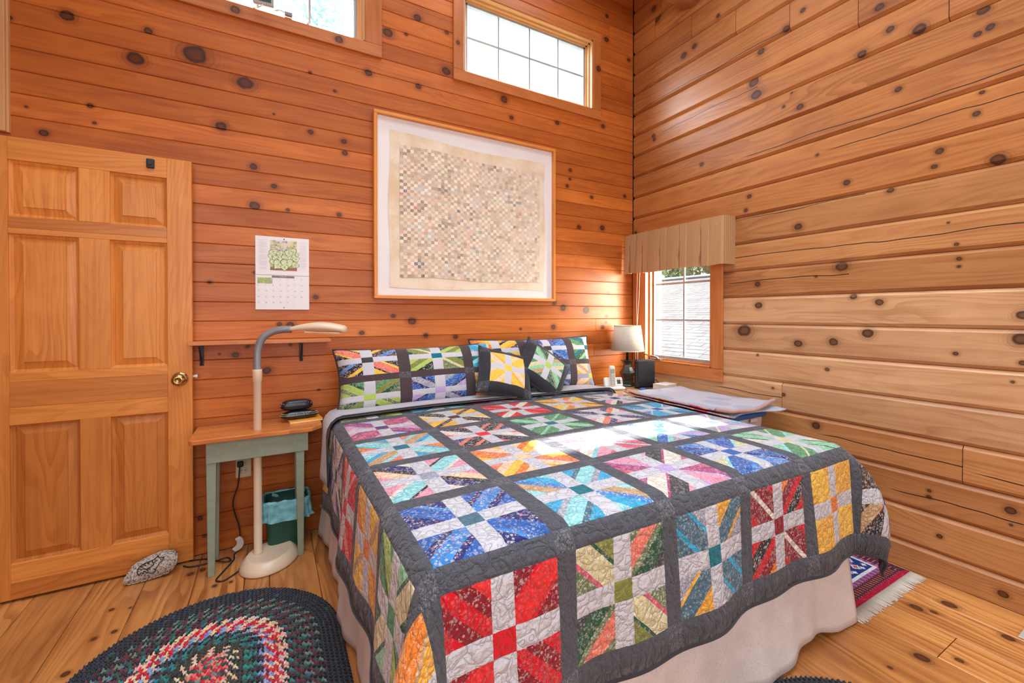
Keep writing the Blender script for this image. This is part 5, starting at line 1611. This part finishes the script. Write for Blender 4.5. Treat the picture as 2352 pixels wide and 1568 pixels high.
def oriental_rug():
    x0, x1, y0, y1 = -0.64, -0.028, -1.845, -0.65
    R_ = empty('oriental_rug', ((x0 + x1) / 2, (y0 + y1) / 2, 0))
    tag(R_, 'red and blue oriental rug with white fringe between the bed and the right wall', 'rug')
    w, d = x1 - x0, y1 - y0
    nx, ny = 118, 230
    q = w / nx
    pal = {'r': (176, 34, 62), 'R': (198, 52, 88), 'b': (38, 62, 122), 'w': (222, 216, 220), 'o': (208, 110, 50), 'm': (108, 52, 78), 'p': (96, 80, 140), 'd': (62, 44, 64), 'c': (206, 70, 60), 'k': (196, 100, 130)}
    C = []
    rr = random.Random(8)
    for j in range(ny):
        for i in range(nx):
            e = min(i, nx - 1 - i, j + 0)          # distance from the edge in knots
            ed = min(i, nx - 1 - i); ej = min(j, ny - 1 - j)
            e = min(ed + (0), ej)
            al = i if ej < ed else j
            if e < 5 and ej <= ed: ch = 'c' if rr.random() < 0.1 else 'r'
            elif e < 5: ch = 'm' if (al // 2) % 2 else 'd'
            elif e < 14: ch = 'o' if (al % 4 == 0 and (e % 6 != 0)) else ('d' if (al + e) % 3 else 'm')
            elif e < 18: ch = 'p' if (al // 3) % 2 else 'k'
            elif e < 21: ch = 'w'
            elif e < 36:
                ch = 'b'
                u = (al % 15) - 7; v = e - 28
                if abs(u) + abs(v) < 5: ch = 'w'
                if abs(u) + abs(v) < 3: ch = 'c'
                if abs(u - 4) + abs(v + 4) < 3: ch = 'w'
                if abs(u + 4) + abs(v - 4) < 2: ch = 'k'
            elif e < 39: ch = 'o'
            elif e < 43: ch = 'm' if al % 3 else 'k'
            else:
                u, v = i - nx / 2, (j - ny / 2) * 0.9
                g = (abs(u) + abs(v)) % 16
                ch = 'R' if g < 5 else ('p' if g < 8 else ('k' if (i + j) % 3 == 0 else 'r'))
            c = [k * rr.uniform(0.85, 1.1) for k in pal[ch]]
            C.append(srgb(*[min(255, k) for k in c]))
    V = [(-w / 2 + i * w / nx, -d / 2 + j * d / ny, 0.0070 + 0.0012 * noise.noise(Vector((i * .1, j * .1, 0)))) for j in range(ny + 1) for i in range(nx + 1)]
    F = [(j * (nx + 1) + i, j * (nx + 1) + i + 1, (j + 1) * (nx + 1) + i + 1, (j + 1) * (nx + 1) + i) for j in range(ny) for i in range(nx)]
    me = mesh('pile', V, F, True); face_colors(me, 'col', C)
    N = NT('knotted_pile')
    fc = N.attr('col', 'GEOMETRY', 'Color')
    P = N.coord('Object')
    c = N.mix(N.ramp(N.noise(P, 700.0, 2), 0.35, 0.65, 0, 0.4), fc, N.mix(1.0, fc, (0.5, 0.5, 0.55), 'MULTIPLY'))
    N.bump(N.noise(P, 600.0, 2), 0.5, 0.003)
    o = link('pile', me, N.out(c, 0.95, 0.1), R_)
    MB().box(-w / 2, w / 2, -d / 2, d / 2, 0.0004, 0.0062).obj('backing', plain('rug_back', (0.25, 0.04, 0.06), 0.95), R_)
    mb = MB()
    for k in range(92):
        x = -w / 2 + (k + 0.5) * w / 92
        l = 0.055 + rr.uniform(-0.008, 0.006); dx = rr.uniform(-0.006, 0.006)
        mb.tube([(x, -d / 2 + 0.002, 0.006), (x + dx * 0.4, -d / 2 - l * 0.5, 0.0055), (x + dx, -d / 2 - l, 0.003)], [0.0030, 0.0034, 0.0026], 5)
    f = mb.obj('fringe', fabric('fringe_cotton', srgb(206, 194, 180), bump=0.3), R_); f['kind'] = 'stuff'
oriental_rug()

# ---------------------------------------------------------------- night stand and what stands on it
M_ns = wood('night_stand_pine', (0.56, 0.33, 0.16), (0.40, 0.20, 0.08), rough=0.4, stain=0.2)
ZN = 0.668
def night_stand():
    T = empty('night_stand', (-0.29, -0.31, 0))
    tag(T, 'low light wood night stand in the corner between the bed and the window wall', 'night stand')
    o = MB().box(-0.28, 0.285, -0.28, 0.30, ZN - 0.022, ZN, 0.003).obj('table_top', M_ns, T); o['seed'] = 4.0
    MB().box(-0.26, 0.265, -0.26, 0.28, 0.12, ZN - 0.022, 0.002).obj('body', M_ns, T)
    for z0, z1 in ((0.40, 0.63), (0.14, 0.38)):
        d = MB().box(-0.25, 0.255, -0.278, -0.262, z0, z1, 0.003).obj('drawer', M_ns, T)
        MB().lathe([(0.006, 0), (0.006, 0.01), (0.014, 0.016), (0.014, 0.022), (0.006, 0.026)], n=16).obj('knob', M_black, d, (0, -0.278, (z0 + z1) / 2), (PI / 2, 0, 0))
    for x in (-0.24, 0.245):
        for y in (-0.24, 0.26):
            MB().box(x - 0.02, x + 0.02, y - 0.02, y + 0.02, 0.0, 0.12, 0.003).obj('leg', M_ns, T)
night_stand()

def table_lamp():
    Lm = empty('table_lamp', (-0.222, -0.165, ZN), (0, 0, 0.2))
    tag(Lm, 'table lamp with a white drum shade and a black turned base on the night stand', 'table lamp')
    M_b = plain('black_bronze', (0.016, 0.014, 0.013), 0.25, coat=0.4)
    MB().lathe([(0.062, 0.0), (0.064, 0.010), (0.060, 0.016), (0.052, 0.018), (0.054, 0.028), (0.044, 0.034), (0.044, 0.042), (0.034, 0.048), (0.040, 0.062), (0.060, 0.100), (0.061, 0.108), (0.048, 0.122), (0.034, 0.150), (0.030, 0.170), (0.042, 0.190), (0.052, 0.200), (0.052, 0.205), (0.018, 0.207)], n=6, sm=False).obj('base', M_b, Lm)
    MB().lathe([(0.010, 0.205), (0.010, 0.30), (0.016, 0.302), (0.016, 0.33), (0.004, 0.335), (0.004, 0.455), (0.006, 0.46)], n=16).obj('stem', M_b, Lm)
    N = NT('lamp_shade_linen')
    P = N.coord('Object')
    th = N.noise(N.v_('MULTIPLY', P, (1, 1, 0.2)), 320.0, 2)
    c = N.mix(N.ramp(th, 0.3, 0.7), srgb(232, 226, 214), srgb(218, 210, 196))
    N.put(N.p.inputs['Subsurface Weight'], 0.0)
    N.bump(th, 0.15, 0.002)
    tr = N.n('ShaderNodeBsdfTranslucent'); N.put(tr.inputs[0], c)
    mx = N.n('ShaderNodeMixShader'); mx.inputs[0].default_value = 0.35
    N.out(c, 0.85, 0.2)
    N.t.links.new(N.p.outputs[0], mx.inputs[1]); N.t.links.new(tr.outputs[0], mx.inputs[2])
    N.t.links.new(mx.outputs[0], N.t.nodes['Material Output'].inputs['Surface'])
    z0, z1 = 0.280, 0.478
    s = MB().lathe([(0.130, z0), (0.103, z1)], n=56, cap=False).obj('lamp_shade', N.m, Lm)
    md = s.modifiers.new('t', 'SOLIDIFY'); md.thickness = 0.0016
    for r, z in ((0.1305, z0), (0.1035, z1)):
        MB().tube([(r * math.cos(2 * PI * k / 48), r * math.sin(2 * PI * k / 48), z) for k in range(49)], 0.0022, 6, caps=False).obj('rim_tape', plain('shade_trim', srgb(206, 194, 176), 0.7), s)
    mb = MB()
    for k in range(3):
        a = 2 * PI * k / 3
        mb.tube([(0, 0, 0.455), (0.102 * math.cos(a), 0.102 * math.sin(a), z1 - 0.002)], 0.0012, 5)
    mb.obj('harp', M_b, Lm)
table_lamp()

def phone():
    C_ = empty('phone_cradle', (-0.435, -0.245, ZN), (0, 0, -0.35))
    tag(C_, 'white answering machine cradle with a small dark display on the night stand', 'phone cradle')
    M_p = plain('white_phone_plastic', srgb(222, 220, 218), 0.35, var=0.01)
    Mt = Matrix.Rotation(-0.5, 4, 'X')
    MB().box(-0.075, 0.075, -0.045, 0.045, 0.002, 0.026, 0.008).obj('foot', M_p, C_)
    Mx = Matrix.Translation((0, 0.012, 0.020)) @ Matrix.Rotation(-0.30, 4, 'X')
    MB().box(-0.073, 0.075, -0.014, 0.014, 0.0, 0.070, 0.008, Mx).obj('front_panel', M_p, C_)
    MB().box(0.028, 0.056, -0.0155, -0.013, 0.018, 0.050, 0.001, Mx).obj('display', plain('dark_display', (0.05, 0.045, 0.045), 0.3), C_)
    mb = MB()
    for k in range(2):
        for z in (0.022, 0.038): mb.box(0.060, 0.066, -0.0158, -0.013, z, z + 0.006, 0.001, Mx)
        mb.box(0.030 + 0.014 * k, 0.040 + 0.014 * k, -0.0158, -0.013, 0.054, 0.059, 0.001, Mx)
    mb.obj('button', plain('grey_buttons', (0.2, 0.2, 0.2), 0.5), C_)
    H = empty('cordless_phone', (-0.462, -0.252, ZN + 0.024), (0, 0, -0.35))
    tag(H, 'slim cordless handset standing in its white cradle by the black lamp base', 'phone')
    Mx = Matrix.Translation((0, -0.004, 0.0)) @ Matrix.Rotation(-0.16, 4, 'X')
    M_h = plain('silver_phone', srgb(206, 198, 190), 0.35, var=0.02)
    MB().box(-0.023, 0.023, -0.026, -0.006, 0.004, 0.158, 0.009, Mx).obj('handset', M_h, H)
    MB().box(-0.017, 0.017, -0.0275, -0.025, 0.100, 0.132, 0.002, Mx).obj('screen', plain('phone_screen', srgb(150, 140, 120), 0.25), H)
    mb = MB()
    for r in range(5):
        for c in range(3):
            mb.box(-0.016 + c * 0.0125, -0.0085 + c * 0.0125, -0.0275, -0.025, 0.018 + r * 0.0145, 0.026 + r * 0.0145, 0.001, Mx)
    mb.box(-0.017, -0.006, -0.0275, -0.025, 0.090, 0.095, 0.001, Mx).box(0.006, 0.017, -0.0275, -0.025, 0.090, 0.095, 0.001, Mx)
    k = mb.obj('keypad', plain('keypad_grey', (0.14, 0.13, 0.13), 0.5), H); k['kind'] = 'stuff'
phone()

def modem():
    B = empty('modem', (-0.185, -0.300, ZN), (0, 0, 0.10))
    tag(B, 'upright black internet modem with a column of tiny lights beside the lamp', 'modem')
    M_m = plain('satin_black_plastic', (0.010, 0.012, 0.018), 0.35)
    MB().box(-0.083, 0.086, -0.035, 0.012, 0.006, 0.222, 0.012, Matrix.Rotation(-0.28, 4, 'Z')).obj('case', M_m, B)
    MB().box(-0.07, 0.07, -0.045, 0.022, 0.0, 0.010, 0.003, Matrix.Rotation(-0.28, 4, 'Z')).obj('foot', M_m, B)
    mb = MB(); R = Matrix.Rotation(-0.28, 4, 'Z')
    for k in range(9):
        z = 0.045 + k * 0.017
        mb.box(-0.0842, -0.0828, -0.026, -0.0235, z, z + 0.0028, 0, R)
    mb.obj('indicator_light', plain('led_dots', srgb(200, 196, 190), 0.4), B)
    # cable out of the back
    MB().tube(bezier([(0.075, -0.01, 0.06), (0.105, -0.03, 0.058), (0.125, -0.05, 0.03), (0.13, -0.06, 0.006)], 6), 0.003, 6).obj('cable', M_cord, B)
modem()

def books():
    for nm, lab, loc, rz, w, d, h, col in (
            ('book', 'thick white book with cream pages lying on top by the modem', (-0.125, -0.455, ZN + 0.0165), 0.12, 0.150, 0.105, 0.034, srgb(226, 222, 222)),
            ('book', 'thin grey book lying flat under the thick white book', (-0.118, -0.455, ZN), 0.10, 0.165, 0.112, 0.016, srgb(150, 146, 152))):
        B = empty(nm, loc, (0, 0, rz)); tag(B, lab, 'book')
        Mc = plain('book_cover', col, 0.5, var=0.02)
        MB().box(-w / 2, w / 2, -d / 2, d / 2, 0.0, 0.0016, 0.0004).obj('cover', Mc, B)
        MB().box(-w / 2, w / 2, -d / 2, d / 2, h - 0.0016, h, 0.0004).obj('cover', Mc, B)
        MB().box(-w / 2 + 0.002, w / 2 - 0.002, -d / 2 + 0.003, d / 2 - 0.001, 0.0016, h - 0.0016).obj('pages', plain('book_pages', srgb(226, 208, 186), 0.8), B)
    P = empty('paper_sheet', (-0.395, -0.405, ZN), (0, 0, 0.5))
    tag(P, 'loose white sheet of paper on the night stand in front of the modem', 'paper')
    MB().box(-0.075, 0.075, -0.055, 0.055, 0.0, 0.0015).obj('sheet', plain('paper', srgb(228, 224, 218), 0.8), P)
    P = empty('sleep_mask', (-0.275, -0.378, ZN + 0.0016), (0, 0, 0.2))
    tag(P, 'small crumpled bright blue cloth at the foot of the modem', 'cloth')
    mb = MB()
    def g(u, v):
        r = 0.028 * (1 - (2 * v - 1) ** 2) ** .5
        a = u * 2 * PI
        return (0.03 * (2 * v - 1), r * 0.55 * math.cos(a), 0.008 + r * 0.28 * math.sin(a) + 0.002 * noise.noise(Vector((u * 9, v * 9, 1))))
    mb.grid(g, 16, 12).obj('cloth', plain('royal_blue', srgb(40, 80, 190), 0.7), P)
books()

# ---------------------------------------------------------------- storage bin and the second quilt over it
def bin_and_quilt():
    B = empty('storage_bin', (-0.335, -0.90, 0))
    tag(B, 'clear plastic storage bin with a blue lid beside the bed under the folded quilt', 'storage bin')
    N = NT('milky_plastic'); 
    M_cl = plain('milky_plastic_bin', srgb(196, 180, 174), 0.35, var=0.05)
    M_lid = plain('blue_lid', srgb(28, 92, 160), 0.35)
    n = 4
    V = []
    for hw, hd, z in ((0.195, 0.245, 0.002), (0.225, 0.285, 0.632)):
        for i, j in ((-1, -1), (1, -1), (1, 1), (-1, 1)): V.append((i * hw, j * hd, z))
    F = [(0, 3, 2, 1)] + [(i, (i + 1) % 4, 4 + (i + 1) % 4, 4 + i) for i in range(4)] + [(4, 5, 6, 7)]
    o = MB().add(V, F).obj('tub', M_cl, B)
    md = o.modifiers.new('e', 'BEVEL'); md.width = 0.02; md.segments = 3
    o = MB().box(-0.240, 0.240, -0.300, 0.300, 0.626, 0.662, 0.010).obj('lid', M_lid, B)
    MB().box(0.07, 0.13, -0.306, -0.298, 0.606, 0.626, 0.003).obj('clasp', plain('clear_clasp', srgb(220, 200, 190), 0.3), B)
    # the quilt: a doubled cloth lying over stand and bin, front end curling past the lid
    Qf = empty('folded_quilt', (-0.35, -0.80, 0.70))
    tag(Qf, 'pale pink and blue quilt folded double over the blue-lidded bin', 'quilt')
    L = Qf.location
    N = NT('pale_striped_quilt')
    P = N.coord('Object')
    X, Y, Z = N.sep(P)
    u = N.m_('ADD', X, N.m_('MULTIPLY', N.noise(P, 4.0, 1), 0.02))
    c = N.mix(N.ramp(N.noise(P, 260.0, 2), 0.35, 0.65), srgb(172, 176, 196), srgb(152, 158, 182))
    s1 = N.m_('MULTIPLY', N.m_('GREATER_THAN', u, -0.185), N.m_('LESS_THAN', u, -0.125))
    s2 = N.m_('LESS_THAN', u, -0.185)
    c = N.mix(s1, c, N.mix(N.ramp(N.noise(P, 220.0, 2, .6), 0.45, 0.55), srgb(110, 136, 150), srgb(168, 186, 196)))
    c = N.mix(s2, c, N.mix(N.ramp(N.noise(P, 220.0, 2, .6), 0.45, 0.55), srgb(176, 112, 124), srgb(206, 160, 160)))
    red = N.m_('MULTIPLY', s2, N.m_('MULTIPLY', N.m_('LESS_THAN', u, -0.235), N.m_('GREATER_THAN', N.m_('FRACT', N.m_('MULTIPLY', Y, 4.0)), 0.55)))
    c = N.mix(red, c, N.mix(N.ramp(N.noise(P, 8.0, 1), 0.45, 0.5), srgb(200, 50, 84), srgb(226, 160, 110)))
    blk_ = N.m_('GREATER_THAN', N.vor(N.v_('MULTIPLY', P, (1.0, 0.6, 0)), 7.0, 0.5), 0.42)
    c = N.mix(N.m_('MULTIPLY', blk_, N.m_('SUBTRACT', 1.0, N.m_('MAXIMUM', s1, s2))), c, srgb(184, 182, 196))
    N.bump(N.m_('ADD', N.noise(P, 60.0, 2, .5, .5), N.m_('MULTIPLY', N.noise(P, 14.0, 2), 1.2)), 0.5, 0.008)
    M_q2 = N.out(c, 0.9, 0.15, sheen=0.2)
    def layer(dz, x0, x1, y0, y1, curl, sd):
        def g(a, b):
            x = x0 + (x1 - x0) * a; y = y0 + (y1 - y0) * b
            base = 0.668 + dz + 0.012 * min(1, max(0, (y + 0.62) / 0.1))
            z = base + 0.006 * noise.noise(Vector((x * 7, y * 5, sd))) + 0.004
            # left side slopes onto the bed
            z += 0.022 * max(0, 1 - abs(x + 0.60) / 0.10)
            # front end
            e = max(0, (-y - 1.17) / 0.05)
            z += curl * e * (0.4 + 0.9 * a)
            z += 0.010 * a * max(0, -y - 0.9) / 0.3
            yy = y - (0.02 * math.sin(a * 6 + sd)) * max(0, (-y - 1.1) / 0.1) + 0.05 * (1 - a) * 0
            return (x - L.x, yy - L.y, z - L.z)
        return g
    a = MB().grid(layer(0.0, -0.60, -0.055, -1.255, -0.520, -0.004, 2), 40, 60).obj('lower_fold', M_q2, Qf)
    md = a.modifiers.new('s', 'SOLIDIFY'); md.thickness = 0.008; md.offset = 1
    b = MB().grid(layer(0.016, -0.60, -0.05, -1.245, -0.53, 0.006, 5), 40, 60).obj('upper_fold', M_q2, Qf)
    md = b.modifiers.new('s', 'SOLIDIFY'); md.thickness = 0.009; md.offset = 1
    pts = [Vector(layer(0.020, -0.60, -0.05, -1.245, -0.53, 0.006, 5)(k / 30, 0.0)) + Vector((0, 0, 0.004)) for k in range(31)]
    MB().tube(pts, 0.011, 8).obj('rolled_edge', fabric('dusty_pink_edge', srgb(186, 150, 142), bump=0.4), Qf)
bin_and_quilt()

# ---------------------------------------------------------------- valance, blind cords
def valance():
    Vv = empty('valance', (0, -0.48, 1.72))
    tag(Vv, 'tan checked valance with box pleats hanging over the side window', 'valance')
    N = NT('tan_mini_check')
    uv = N.n('ShaderNodeUVMap', uv_map='cloth').outputs[0]
    U, V_, _ = N.sep(uv)
    a = N.m_('GREATER_THAN', N.m_('FRACT', N.m_('MULTIPLY', U, 125.0)), 0.68)
    b = N.m_('GREATER_THAN', N.m_('FRACT', N.m_('MULTIPLY', V_, 125.0)), 0.68)
    c = N.mix(N.m_('MULTIPLY', N.m_('ADD', a, b), 0.5), srgb(192, 150, 106), srgb(152, 102, 62))
    N.bump(N.noise(N.coord('Object'), 500.0, 2), 0.2, 0.002)
    M_v = N.out(c, 0.9, 0.1, sheen=0.1)
    y0, y1 = -0.925, -0.050
    zt, zb = 1.880, 1.565
    pleats = [y1 - 0.035, -0.222, -0.400, -0.578, -0.756][::1]
    # plan path of the hem: from the wall at the near end, round the corner, along the front, with inverted pleats
    xf = -0.115
    def path(depth):
        P = [(0.0, y0), (-0.045, y0 - 0.002), (xf + 0.02, y0 + 0.001), (xf, y0 + 0.02)]
        for yp in sorted(pleats):
            P += [(xf + 0.004, yp - 0.058), (xf - 0.006, yp - 0.056), (xf - 0.005, yp - 0.0045), (xf - 0.004, yp - 0.002), (xf + depth, yp - 0.001), (xf + depth, yp + 0.001), (xf - 0.003, yp + 0.002), (xf - 0.004, yp + 0.0045), (xf - 0.003, yp + 0.050)]
        P += [(xf, y1), (xf + 0.02, y1 + 0.012)]
        return P
    rows = [(zt + 0.004, 0.001, 0.0), (zt - 0.006, 0.0015, 0.3), (zt - 0.030, 0.002, 0.6), (zt - 0.052, 0.002, 0.8), (zt - 0.060, 0.004, 0.3), (zt - 0.085, 0.010, 0.1), (zt - 0.16, 0.020, 0.0), (zb + 0.01, 0.032, 0.0), (zb, 0.033, 0.0)]
    VV = []; UVs = []
    for r, (z, dep, ruf) in enumerate(rows):
        P = path(dep)
        s = 0; 
        for i, (x, y) in enumerate(P):
            if i: s += math.hypot(P[i][0] - P[i - 1][0], min(0.3, P[i][1] - P[i - 1][1]))
            t = (zt - z) / (zt - zb)
            # flare outwards a little at the hem; open the pleats downwards
            k9 = (i - 4) % 9 if 4 <= i < 4 + 9 * len(pleats) else -1
            open_ = 0.011 * t
            if k9 in (2, 3): y = y - open_
            if k9 in (6, 7): y = y + open_
            if k9 in (2, 3, 6, 7): x = x + 0.004 * t
            xx = x - 0.012 * t * (1 if i > 2 else 0) + 0.003 * ruf * noise.noise(Vector((y * 60, z * 40, 0)))
            zz = z + 0.006 * ruf * noise.noise(Vector((y * 25, 2.0, z * 10))) - 0.004 * math.sin(y * 14) * t
            VV.append((xx, y + 0.48 + 0.004 * t * math.sin(i * 1.3), zz - 1.72)); UVs.append((y * 1.0 + x * 0.5, z))
    n = len(path(0))
    F = [(j * n + i, (j + 1) * n + i, (j + 1) * n + i + 1, j * n + i + 1) for j in range(len(rows) - 1) for i in range(n - 1)]
    me = mesh('cloth', VV, F, False)
    ul = me.uv_layers.new(name='cloth')
    ul.data.foreach_set('uv', [c for f in F for i in f for c in UVs[i]])
    o = link('cloth', me, M_v, Vv)
    md = o.modifiers.new('t', 'SOLIDIFY'); md.thickness = 0.0022
    MB().box(-0.006, 0.0, y0 + 0.48, y0 + 0.50, zt - 1.72 - 0.06, zt - 1.72, 0.001).box(-0.012, 0.0, y0 + 0.485, y1 + 0.48, zt - 1.72 - 0.035, zt - 1.72 - 0.005, 0.001).obj('mounting_board', M_trim, Vv)
    K = empty('blind_cord', (-0.045, -0.095, 1.2))
    tag(K, 'pair of white blind cords hanging from behind the valance to the lamp', 'cord')
    M_s = plain('white_string', srgb(232, 224, 210), 0.7)
    for dx, dy, sw in ((0, 0, 0.010), (0.0, -0.030, -0.012)):
        MB().tube(bezier([(dx, dy, 0.60), (dx, dy * 0.9, 0.35), (dx - 0.004, dy * 0.5 + sw * 0.2, 0.10), (dx - 0.006, dy * 0.2 - sw, -0.20), (dx - 0.006, dy * 0.2 - sw * 1.2, -0.35)], 6), 0.0020, 6).obj('string', M_s, K)
valance()

# ---------------------------------------------------------------- floor register
def vent():
    Vn = empty('floor_register', (-0.125, -2.345, 0))
    tag(Vn, 'beige metal floor register at the right edge near the wall', 'floor vent')
    M_m = plain('beige_metal', srgb(196, 188, 178), 0.4)
    MB().box(-0.075, 0.065, -0.15, 0.128, 0.0, 0.005, 0.002).obj('plate', M_m, Vn)
    for i in range(2):
        for k in range(12):
            x = -0.055 + i * 0.06; y = -0.13 + k * 0.0205
            MB().box(x, x + 0.045, y, y + 0.010, 0.0048, 0.0054).obj('slot', M_black, Vn)
vent()

# ---------------------------------------------------------------- outside the windows
def outside():
    G = MB().box(-14, 30, -14, 34, -1.3, -1.2)
    g = G.obj('ground_outside', plain('grass', (0.10, 0.17, 0.06), 0.9)); tag(g, kind='structure')
    R_ = empty('neighbouring_roof', (1.4, 0.5, 0.55))
    tag(R_, 'pale grey shingled roof seen through the side window', 'roof')
    L = R_.location
    xe, xr, ze, zr = 1.4, 6.2, 0.50, 2.10
    ya, yb = -3.2, 9.6
    sl = math.hypot(xr - xe, zr - ze)
    ux, uz = (xr - xe) / sl, (zr - ze) / sl
    nxn, nz = -uz, ux
    V = []; F = []; C = []
    rr = random.Random(2)
    rows = 42; dp = sl / rows
    for r in range(rows):
        y = ya + rr.uniform(-0.3, 0)
        while y < yb:
            w = rr.uniform(0.13, 0.30)
            t = 0.003 + rr.uniform(0, 0.003)
            b = len(V)
            for a, th in ((0.0, t), (1.12, 0.001)):
                s0 = (r + a) * dp
                for yy in (y, y + w - 0.006):
                    for q in (0.0, th):
                        V.append((xe + ux * s0 + nxn * q - L.x, yy - L.y, ze + uz * s0 + nz * q - L.z))
            F += [(b + 1, b + 3, b + 7, b + 5), (b, b + 2, b + 3, b + 1), (b, b + 1, b + 5, b + 4), (b + 2, b + 6, b + 7, b + 3)]
            c = rr.uniform(0.085, 0.12)
            C += [(c, c * 1.0, c * 1.02, 1)] * 4
            y += w
    me = mesh('shingle', V, F); face_colors(me, 'col', C)
    N = NT('asphalt_shingle')
    P = N.coord('Object')
    c = N.mix(N.ramp(N.noise(P, 120.0, 2), 0.35, 0.65, 0, 0.3), N.attr('col', 'GEOMETRY', 'Color'), (0.06, 0.064, 0.072))
    o = link('shingle', me, N.out(c, 0.95, 0.1), R_); o['kind'] = 'stuff'
    MB().prism([(xe - L.x, ze - L.z - 0.02), (xr - L.x, zr - L.z - 0.02), (xr + 4.8 - L.x, ze - L.z - 0.02), (xr + 4.8 - L.x, -1.7), (xe - L.x, -1.7)], 'y', ya - L.y, yb - L.y).obj('gable', plain('white_siding', srgb(210, 212, 214), 0.6), R_)
    MB().tube([(xr - L.x, ya - L.y, zr - L.z + 0.02), (xr - L.x, yb - L.y, zr - L.z + 0.02)], 0.055, 8).obj('ridge_cap', plain('ridge_shingle', (0.16, 0.165, 0.17), 0.8), R_)
    # trees
    def leafm(nm, c1, c2):
        N = NT(nm)
        P = N.coord('Object')
        c = N.mix(N.ramp(N.noise(P, 2.5, 2), 0.35, 0.65), c1, c2)
        tr = N.n('ShaderNodeBsdfTranslucent'); N.put(tr.inputs[0], c)
        mx = N.n('ShaderNodeMixShader'); mx.inputs[0].default_value = 0.35
        N.out(c, 0.6, 0.4)
        N.t.links.new(N.p.outputs[0], mx.inputs[1]); N.t.links.new(tr.outputs[0], mx.inputs[2])
        N.t.links.new(mx.outputs[0], N.t.nodes['Material Output'].inputs['Surface'])
        return N.m
    M_l1 = leafm('dark_foliage', (0.025, 0.11, 0.055), (0.09, 0.24, 0.12)); M_l2 = leafm('haze_pale_foliage', (0.62, 0.80, 0.82), (0.80, 0.92, 0.94))  # the pale leaves have haze and overexposure painted into their colour
    M_bk = plain('bark', (0.10, 0.07, 0.05), 0.9)
    def tree(label, x, y, h, r, n, mat, seed, ls, low=0.25):
        T = empty('tree', (x, y, -1.2)); tag(T, label, 'tree', 'trees beyond the neighbouring roof' if mat is M_l1 else 'pale trees behind the house')
        rr = random.Random(seed)
        MB().tube([(0, 0, 0), (0.05, 0.02, h * 0.4), (0.0, 0.1, h * 0.85)], [0.16, 0.11, 0.03], 8).obj('trunk', M_bk, T)
        V = []; F = []
        cl = [(Vector((rr.gauss(0, 0.42) * r, rr.gauss(0, 0.42) * r, h * (low + (1 - low) * rr.random() ** 0.8))), rr.uniform(0.25, 0.5) * r) for _ in range(26)]
        for k in range(n):
            c, cr = rr.choice(cl)
            d = Vector((rr.gauss(0, 1), rr.gauss(0, 1), rr.gauss(0, 0.8))).normalized() * cr * rr.uniform(0.6, 1.0)
            p = c + d
            a = Vector((rr.gauss(0, 1), rr.gauss(0, 1), rr.gauss(0, 1))).normalized(); b_ = a.cross(Vector((0.3, 0.2, 1))).normalized()
            s = ls * rr.uniform(0.6, 1.3)
            q = len(V)
            V += [p - a * s, p + b_ * s * 0.45, p + a * s, p - b_ * s * 0.45]
            F.append((q, q + 1, q + 2, q + 3))
        me = mesh('foliage', V, F)
        o = link('foliage', me, mat, T); o['kind'] = 'stuff'
    tl = ['green tree beyond the shingled roof filling the top of the side window', 'green tree beyond the roof mostly hidden by the left jamb of the side window', 'green tree hidden past the right casing of the side window']
    for k, (x, y, h, r) in enumerate(((9.6, 7.3, 6.4, 1.5), (9.6, 10.9, 6.4, 1.4), (9.6, 3.7, 6.0, 1.4))):
        tree(tl[k], x, y, h, r, 17000, M_l1, k, 0.10, 0.25)
    for k, (x, y, h, r) in enumerate(((-1.25, 13.0, 14.2, 1.7), (-5.6, 13.0, 15.2, 1.8))):
        tree(('tree top with haze-pale leaf colour at the right end of the left clerestory window', 'tree top with haze-pale leaf colour at the left end of the left clerestory window')[k], x, y, h, r, 9000, M_l2, 20 + k, 0.085, 0.45)
outside()
